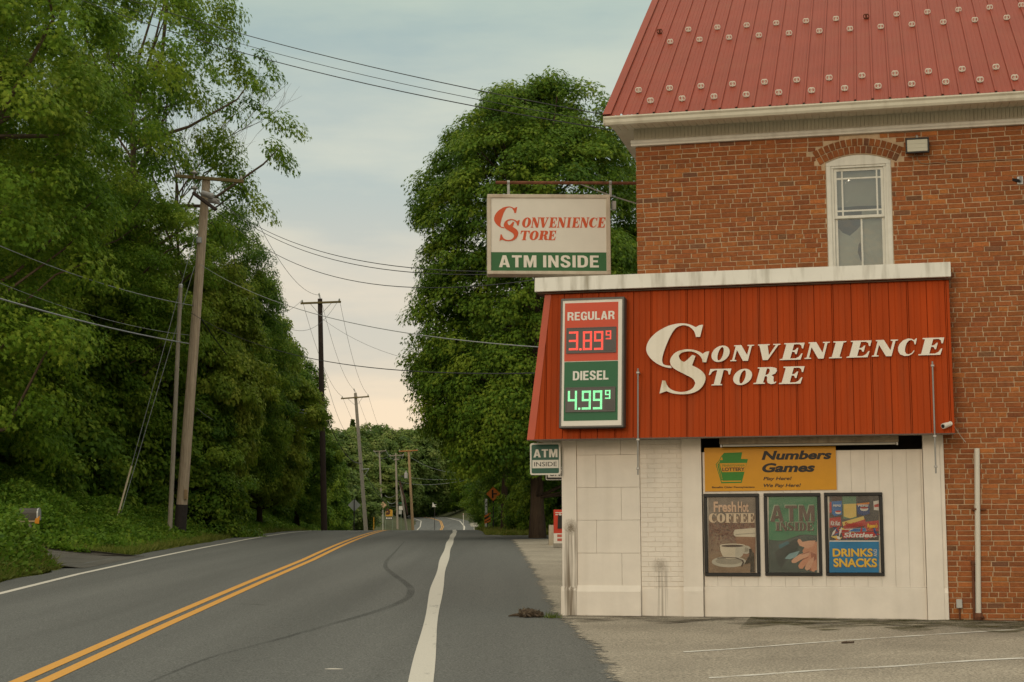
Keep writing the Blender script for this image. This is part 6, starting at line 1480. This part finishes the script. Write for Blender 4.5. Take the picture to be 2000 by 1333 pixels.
# ------------------------------------------------------------------ signs and small things along the road
alu = mat('bare aluminium', (.34,.34,.32), .5, .08, 4, metal=.3); post_d = mat('dark post steel', (.03,.027,.025), .7, .2, 8); post_w = pmat('white post', (.60,.58,.52)); post_g = pmat('green post', (.16,.20,.14), .6, .1)
s_or = pmat('sign orange', (.56,.145,.018)); s_ye = pmat('sign yellow', (.48,.25,.02)); s_pk = pmat('faded orange', (.50,.31,.20)); s_red = pmat('faded sign red', (.45,.10,.07))
def ground_z(X, Y): return gz(X,Y)
def sign_post(name, px, py, Y, label, cat, shape, face, posts, postm, base_py=None, extra=None, back=False, post_r=.035):
    c = atY(px,py,Y); gz_ = ground_z(c.x,Y); 
    if base_py is not None: gz_ = min(gz_, atY(px,base_py,Y).z)
    t = Thing(name, (c.x,Y,gz_), label, cat)
    yp = Y-.07 if back else Y+.03
    for dx in posts:
        mb = MB(); top = c.z+(.45 if back else .3)*1.0; mb.bbox(c.x+dx-post_r,c.x+dx+post_r,yp-.02,yp+.02,gz_-.4,c.z+max(z for _,z in shape)*(.98 if back else .6),.004); t.part('post', mb, postm)
    mb = MB(); mb.prism([(c.x+x,c.z+z) for x,z in shape], Y-.012, Y); t.part('panel', mb, face)
    if extra: extra(t, c)
    return t
dia = lambda r: [(0,-r),(r,0),(0,r),(-r,0)]
sign_post('warning_sign', 692, 987, 125, 'grey back of a diamond road sign beside the pole beyond the crest', 'road sign', dia(.50), alu, (0,), post_d, 1040, back=True)
def tsym(t, c):
    mb = MB(); mb.prism([(c.x-.10,c.z-.28),(c.x+.01,c.z-.28),(c.x+.01,c.z-.05),(c.x+.24,c.z-.05),(c.x+.24,c.z+.05),(c.x+.01,c.z+.05),(c.x+.01,c.z+.28),(c.x-.10,c.z+.28)], c.y-.017, c.y-.0125); t.part('symbol', mb, ink)
sign_post('warning_sign', 963.5, 965, 105, 'orange diamond sign with black side road symbol on the right verge', 'road sign', dia(.47), s_or, (0,), post_d, 1026, tsym, post_r=.045)
def chev(t, c):
    mb = MB()
    for k in (-.28,-.02,.24): mb.prism([(c.x-.19,c.z+k-.08),(c.x+.19,c.z+k+.14),(c.x+.19,c.z+k+.02),(c.x-.19,c.z+k-.20)] if k > -.2 else [(c.x-.19,c.z+k+.02),(c.x+.19,c.z+k+.20),(c.x+.19,c.z+k+.08),(c.x-.19,c.z+k-.06)], c.y-.016, c.y-.0125)
    t.part('stripes', mb, s_or)
sign_post('object_marker', 952, 1013, 100, 'black and orange striped marker board low on the right verge', 'road marker', [(-.19,-.30),(.19,-.22),(.19,.30),(-.19,.24)], ink, (0,), post_d, 1030, chev)
t = Thing('marker_post', tuple(Vector((atY(949.5,1012,103).x,103,gz(atY(949.5,1012,103).x,103)))), 'white wooden post with black markings behind the striped marker board', 'post')
a, c = atY(949.5,1015,103), atY(949.5,975,103); mb = MB(); mb.bbox(a.x-.075,a.x+.075,102.93,103.07,t.base.z-.3,c.z,.01); t.part('post', mb, post_w)
for k, z in enumerate((.62,.80,.30)): 
    zz = a.z+(c.z-a.z)*z; mb = MB(); mb.prism([(a.x-.05,zz-.05),(a.x+.05,zz-.01),(a.x+.05,zz+.05),(a.x-.05,zz+.02)], 102.924, 102.929); t.part('marking', mb, ink)
def nosym(t, c): mb = MB(); mb.box(c.x-.2,c.x+.2,c.y-.017,c.y-.0125,c.z-.05,c.z+.05); t.part('bar', mb, post_w)
sign_post('regulatory_sign', 928.5, 987, 240, 'small faded red sign on two white posts at the far side road', 'road sign', [(.38*math.cos(math.radians(22.5+45*i)),.38*math.sin(math.radians(22.5+45*i))) for i in range(8)], s_red, (-.18,.40), post_w, 1020, nosym)
for px, py, Y, lab in ((905,1008,255,'short white roadside post on the right of the far bend'),(926,1013,240,'short white roadside post beside the faded red sign')):
    c = atY(px,py,Y); g_ = gz(c.x,Y); t = Thing('delineator_post', (c.x,Y,min(g_,c.z-.5)), lab, 'post'); mb = MB(); mb.bbox(c.x-.05,c.x+.05,Y-.04,Y+.04,min(g_,c.z-.5)-.2,c.z+.4,.008); t.part('post', mb, post_w); mb = MB(); mb.box(c.x-.04,c.x+.04,Y-.046,Y-.041,c.z+.2,c.z+.34); t.part('reflector', mb, s_red)
def mailbox(px, py, Y, w, label, body_m, rz=0, flag=None):
    c = atY(px,py,Y); g_ = gz(c.x,Y); t = Thing('mailbox', (c.x,Y,g_), label, 'mailbox'); n = 10
    h = w*.62; hw = w*.30
    prof = [(-hw,-h/2),(hw,-h/2)]+[(hw*math.cos(math.pi*i/n), .12*h+hw*.9*math.sin(math.pi*i/n)) for i in range(n+1)]
    k = len(prof); mb = MB(); ax = lambda s, a, b: (c.x+s, Y+a, c.z+b)
    mb.add([ax(-w/2,a,b) for a,b in prof]+[ax(w/2,a,b) for a,b in prof], [tuple(range(k-1,-1,-1)),tuple(range(k,2*k))]+[(i,(i+1)%k,(i+1)%k+k,i+k) for i in range(k)]); t.part('box', mb, body_m)
    mb = MB(); pr2 = [(a*1.04,b*1.03) for a,b in prof]; mb.add([ax(w/2+.001,a,b) for a,b in pr2]+[ax(w/2+.03,a,b) for a,b in pr2], [tuple(range(k-1,-1,-1)),tuple(range(k,2*k))]+[(i,(i+1)%k,(i+1)%k+k,i+k) for i in range(k)]); t.part('door', mb, galv)
    mb = MB(); mb.bbox(c.x-.05,c.x+.05,Y-.05,Y+.05,g_-.3,c.z-h/2-.05,.006); t.part('post', mb, wood_g)
    mb = MB(); mb.bbox(c.x-w*.62,c.x+w*.45,Y-hw*.8,Y+hw*.8,c.z-h/2-.05,c.z-h/2-.004,.006); t.part('shelf', mb, pmat('pale board', (.50,.40,.26)))
    if flag: mb = MB(); mb.prism([(c.x+w*.42,c.z-h/2-.075),(c.x+w*.66,c.z-h/2-.09),(c.x+w*.70,c.z-h*.10),(c.x+w*.60,c.z-h*.30),(c.x+w*.46,c.z-h/2+.03)], Y-hw-.035, Y-hw-.005); t.part('bracket', mb, flag)
    return t
mailbox(57, 1005, 37.2, .42, 'dark mailbox with orange bracket among the tall grass at the left edge', mat('dark mailbox', (.055,.05,.042), .45, .2), flag=pmat('bracket orange', (.62,.24,.01)))
mailbox(940.5, 1008, 215, .55, 'small white mailbox behind the striped marker board', post_w)
# the cluster of signs at the far pole group
sign_post('warning_sign', 748, 987, 236, 'faded pinkish diamond sign left of the far pole cluster', 'road sign', dia(.52), s_pk, (0,), post_w, 1030)
def biz(t, c):
    rr = random.Random(5); mb = MB()
    for k in range(14): x, z, w, h = rr.uniform(-.38,.1), rr.uniform(-.25,.5), rr.uniform(.06,.16), rr.uniform(.08,.22); P = ell(x,z,w,h,9); mb.flat([(c.x+a,c.z+b) for a,b in P], c.y-.0135-.0006*k)
    t.part('dark_print', mb, col('dark red brown', (.06,.022,.014)))
    mb = MB(); mb.box(c.x-.52,c.x+.50,c.y-.03,c.y,c.z-.98,c.z-.60); t.part('letter_board', mb, ink)
    for k in range(4): mb = MB(); mb.box(c.x-.45+.23*k,c.x-.28+.23*k,c.y-.036,c.y-.031,c.z-.90,c.z-.68); t.part('letter_tile', mb, post_w)
sign_post('business_sign', 760, 1002, 232, 'yellow and dark business sign with a white letter board below it', 'sign', [(-.50,-.50),(.50,-.50),(.50,.38),(.18,.52),(-.50,.25)], s_ye, (-.52,.52), post_g, 1030, biz)
def strt(t, c): mb = MB(); mb.box(c.x-.28,c.x+.28,c.y-.02,c.y,c.z-.95,c.z-.42); t.part('plate', mb, post_w); mb = MB(); mb.box(c.x-.30,c.x+.12,c.y-.02,c.y,c.z-1.55,c.z-1.0); t.part('plate', mb, pmat('dull plate', (.40,.40,.36)))
sign_post('street_sign', 783, 983, 222, 'green street name sign with two pale plates below, beside the leaning pole', 'road sign', [(-.32,-.09),(.32,-.09),(.32,.09),(-.32,.09)], sign_green, (.04,), post_g, 1032, strt)
c = atY(730,1018,150); t = Thing('marker_post', (c.x,150,c.z-.6), 'short yellow marker post at the crest left of the business sign', 'post'); mb = MB(); mb.tube([(c.x,150,c.z-1.2),(c.x,150,c.z+.38)], .05, 8); t.part('post', mb, s_ye); mb = MB(); mb.lathe((c.x,150,c.z+.38), [(.055,-.02),(.04,.03)], 8); t.part('cap', mb, ink)
c = atY(849,987,225); t = Thing('arrow_board', (c.x,225,gz(c.x,225)), 'small white arrow shaped board in front of the dark far trees', 'sign'); mb = MB(); mb.prism([(c.x-.35,c.z-.25),(c.x+.25,c.z-.25),(c.x-.05,c.z-.05),(c.x+.3,c.z+.1),(c.x-.1,c.z+.1),(c.x-.28,c.z+.45)], 224.98, 225); t.part('board', mb, post_w); mb = MB(); mb.box(c.x-.04,c.x+.04,225.003,225.05,gz(c.x,225)-.3,c.z); t.part('post', mb, post_d)
# one way sign half hidden by the shop
c = atY(1112,925,31.0); g_ = zroad(31); x0_, x1_ = atY(1066,925,31).x, atY(1158,925,31).x; z1_, z0_ = atY(1080,913,31).z, atY(1080,938,31).z
t = Thing('one_way_sign', (c.x,31,g_), 'black and white one way sign half hidden behind the shop corner', 'road sign'); mb = MB(); mb.prism(rrect(x0_,x1_,z0_,z1_,.02), 30.985, 31.0); t.part('panel', mb, post_w)
mb = MB(); mb.prism(rrect(x0_+.012,x1_-.012,z0_+.012,z1_-.012,.015), 30.981, 30.9845); t.part('face', mb, ink)
zc = (z0_+z1_)/2; mb = MB(); mb.prism([(x0_+.04,zc-.075),(x1_-.2,zc-.075),(x1_-.2,zc-.105),(x1_-.04,zc),(x1_-.2,zc+.105),(x1_-.2,zc+.075),(x0_+.04,zc+.075)], 30.977, 30.9805); t.part('arrow', mb, post_w)
t.part('lettering', text_mb('ONE WAY', x0_+.07, x1_-.22, zc-.05, zc+.05, 30.9768, .02, 0, .002), ink)
mb = MB(); mb.bbox(c.x-.03,c.x+.03,31.003,31.05,g_-.2,z1_+.03,.004); t.part('post', mb, galv)
# red and white dispenser and the concrete block behind the shop corner
Yk = 48.0; a = atY(1082,1072,Yk); g_ = zroad(Yk)+.012; zt = atY(1090,996,Yk).z; xw = .36
t = Thing('vending_cabinet', (a.x+xw/2,Yk,g_), 'narrow red and white dispenser cabinet beyond the shop corner', 'dispenser'); zm = g_+.13+(zt-g_-.13)*.30
mb = MB(); mb.bbox(a.x-.01,a.x+xw+.02,Yk-.02,Yk+.36,g_,g_+.13,.01); t.part('plinth', mb, mat('concrete', (.27,.25,.21), .9, .2, 8, .3))
mb = MB(); mb.bbox(a.x,a.x+xw,Yk,Yk+.33,g_+.131,zm,.008); t.part('lower_cabinet', mb, sign_white)
mb = MB(); mb.bbox(a.x,a.x+xw,Yk,Yk+.33,zm+.002,zt,.008); t.part('upper_cabinet', mb, pmat('cabinet red', (.50,.045,.02)))
mb = MB(); mb.prism([(a.x+.11,zm+.14),(a.x+.24,zm+.14),(a.x+.25,zm+.5),(a.x+.20,zm+.6),(a.x+.13,zm+.55)], Yk-.03, Yk-.002); t.part('nozzle_panel', mb, ink)
mb = MB(); mb.lathe((a.x+.19,Yk-.035,zm+.56), [(.035,0),(.03,-.02)], 10, axis='y'); t.part('dial', mb, post_w)
for k in (0,1): mb = MB(); mb.box(a.x+.05,a.x+.31,Yk-.004,Yk-.001,zt-.10-.06*k,zt-.075-.06*k); t.part('notice', mb, sign_white)
for k in (0,1): mb = MB(); mb.box(a.x+.10,a.x+.24,Yk-.004,Yk-.001,g_+.2+.12*k,g_+.28+.12*k); t.part('red_notice', mb, s_red)
a = atY(1072,1066,50.5); t = Thing('concrete_block', (a.x+.3,50.5,zroad(50.5)), 'pale concrete block standing behind the red dispenser cabinet', 'block'); zt = atY(1076,1026,50.5).z; mb = MB(); mb.prism([(a.x,zroad(50.5)),(a.x+.62,zroad(50.5)),(a.x+.60,zt),(a.x+.015,zt)], 50.4, 51.2); t.part('block', mb, mat('pale concrete', (.38,.33,.25), .9, .15, 6, .3))
mb = MB(); mb.tube([(a.x+.15,50.7,zt-.01),(a.x+.15,50.7,zt+.04),(a.x+.4,50.7,zt+.04),(a.x+.4,50.7,zt-.01)], .012, 5); t.part('lifting_loop', mb, rust)
# dead animal at the roadside and a tuft of grass by the corner
def carcass():
    c = onroad(1034,1206); base = Vector((c.x,c.y,zroad(c.y)+.004)); rr = np.random.default_rng(4)
    t = Thing('animal_carcass', tuple(base), 'small brown furry animal lying dead on the asphalt near the shop corner', 'animal')
    sp = [(-.115,.012,.05,.062),(-.06,.0,.058,.074),(0,.0,.058,.078),(.055,.0,.052,.066),(.10,-.005,.045,.052),(.135,-.012,.038,.046),(.17,-.02,.028,.028),(.19,-.022,.022,.014)]
    mb = MB(); n = 14; vs = []; 
    for x,y,h,w in sp:
        for j in range(n):
            a = 2*math.pi*j/n; vs.append((base.x+x*1.05, base.y+y+w*math.cos(a), base.z+max(.0,h+h*math.sin(a)*1.0)))
    k = len(sp); mb.add(vs, [(i*n+j,(i+1)*n+j,(i+1)*n+(j+1)%n,i*n+(j+1)%n) for i in range(k-1) for j in range(n)]+[tuple(range(n)),tuple((k-1)*n+j for j in range(n-1,-1,-1))])
    fur = mat('brown fur', (.085,.060,.040), .95, .55, 22, .8, 120)
    for (x,y,dx,dy,L_) in ((-.07,-.06,.02,-.09,1),(-.03,-.07,.05,-.08,1),(.07,-.05,.06,-.07,1),(.11,-.04,.07,-.04,1)):
        p = Vector((base.x+x,base.y+y,base.z+.035)); mb.tube([tuple(p),tuple(p+Vector((dx*.5,dy*.5,-.012))),tuple(p+Vector((dx,dy,-.022)))], [.022,.015,.009], 7)
    for y in (-.045,.01): p = Vector((base.x+.135,base.y+y,base.z+.075)); mb.tube([tuple(p),tuple(p+Vector((-.005,0,.02)))], [.014,.007], 7)
    q = [Vector((base.x-.115-.035*i, base.y+.02+.006*math.sin(i*.9)*i, base.z+.035-.004*i)) for i in range(6)]; mb.tube([tuple(v) for v in q], [.026,.024,.021,.018,.013,.007], 8)
    body = t.part('body', mb, fur, smooth=True)
    m = 900; f = rr.integers(0,len(vs)-n,m); V = np.array(vs); cen = V[f]+rr.normal(0,.008,(m,3)); cen[:,2] = np.maximum(cen[:,2], base.z+.004); o = unit(cen-np.array([base.x,base.y,base.z+.03])-np.array([[1,0,0]])*(cen[:,:1]-base.x)*.8)
    me = leaf_mesh('fur', cen-np.array(base), o+.5*rr.normal(size=(m,3)), np.array([-1,0,-.1])+.5*o+.4*rr.normal(size=(m,3)), .035*rr.uniform(.6,1.2,m), DIAM*np.array([.35,1]), .5+.3*rr.normal(size=m), foliage('fur hair', (.030,.021,.014), (.085,.062,.042), (.24,.19,.13), 0)); h = bpy.data.objects.new('fur', me); C.objects.link(h); h.parent = t.e
carcass()
def tuft(px, py, n, hgt, label):
    c = onroad(px,py); rr = np.random.default_rng(6); cen = np.stack([rr.normal(0,.07,n),rr.normal(0,.05,n),np.zeros(n)],1)
    me = leaf_mesh('grass_tuft', cen, rr.normal(size=(n,3)), np.array([0,0,1.6])+.6*rr.normal(size=(n,3)), hgt*rr.uniform(.5,1.1,n), BLADE*np.array([2.4,1]), .4+.2*rr.normal(size=n), grass_m)
    o = bpy.data.objects.new('grass_tuft', me); C.objects.link(o); o.location = (c.x,c.y,zroad(c.y)+.008); tag(o, label, 'plant')
tuft(1079,1208,90,.10,'small green grass tuft at the foot of the white corner pier')
def debris(px, py, label):
    c = onroad(px,py); rr = np.random.default_rng(2); mb = MB(); g_ = lotz(0,c.y)
    for k in range(7): x, y = c.x+rr.normal(0,.04), c.y+rr.normal(0,.02); mb.add([(x-.035,y-.015,g_+.004),(x+.03,y-.02,g_+.004),(x+.04,y+.02,g_+.02),(x-.02,y+.025,g_+.012)], [(0,1,2,3)])
    solo('leaf_litter', mb, mat('dead leaf', (.05,.03,.018), .9, .3, 20), label, 'litter')
debris(1651,1258,'small dark clump of dead leaves on the parking lot')
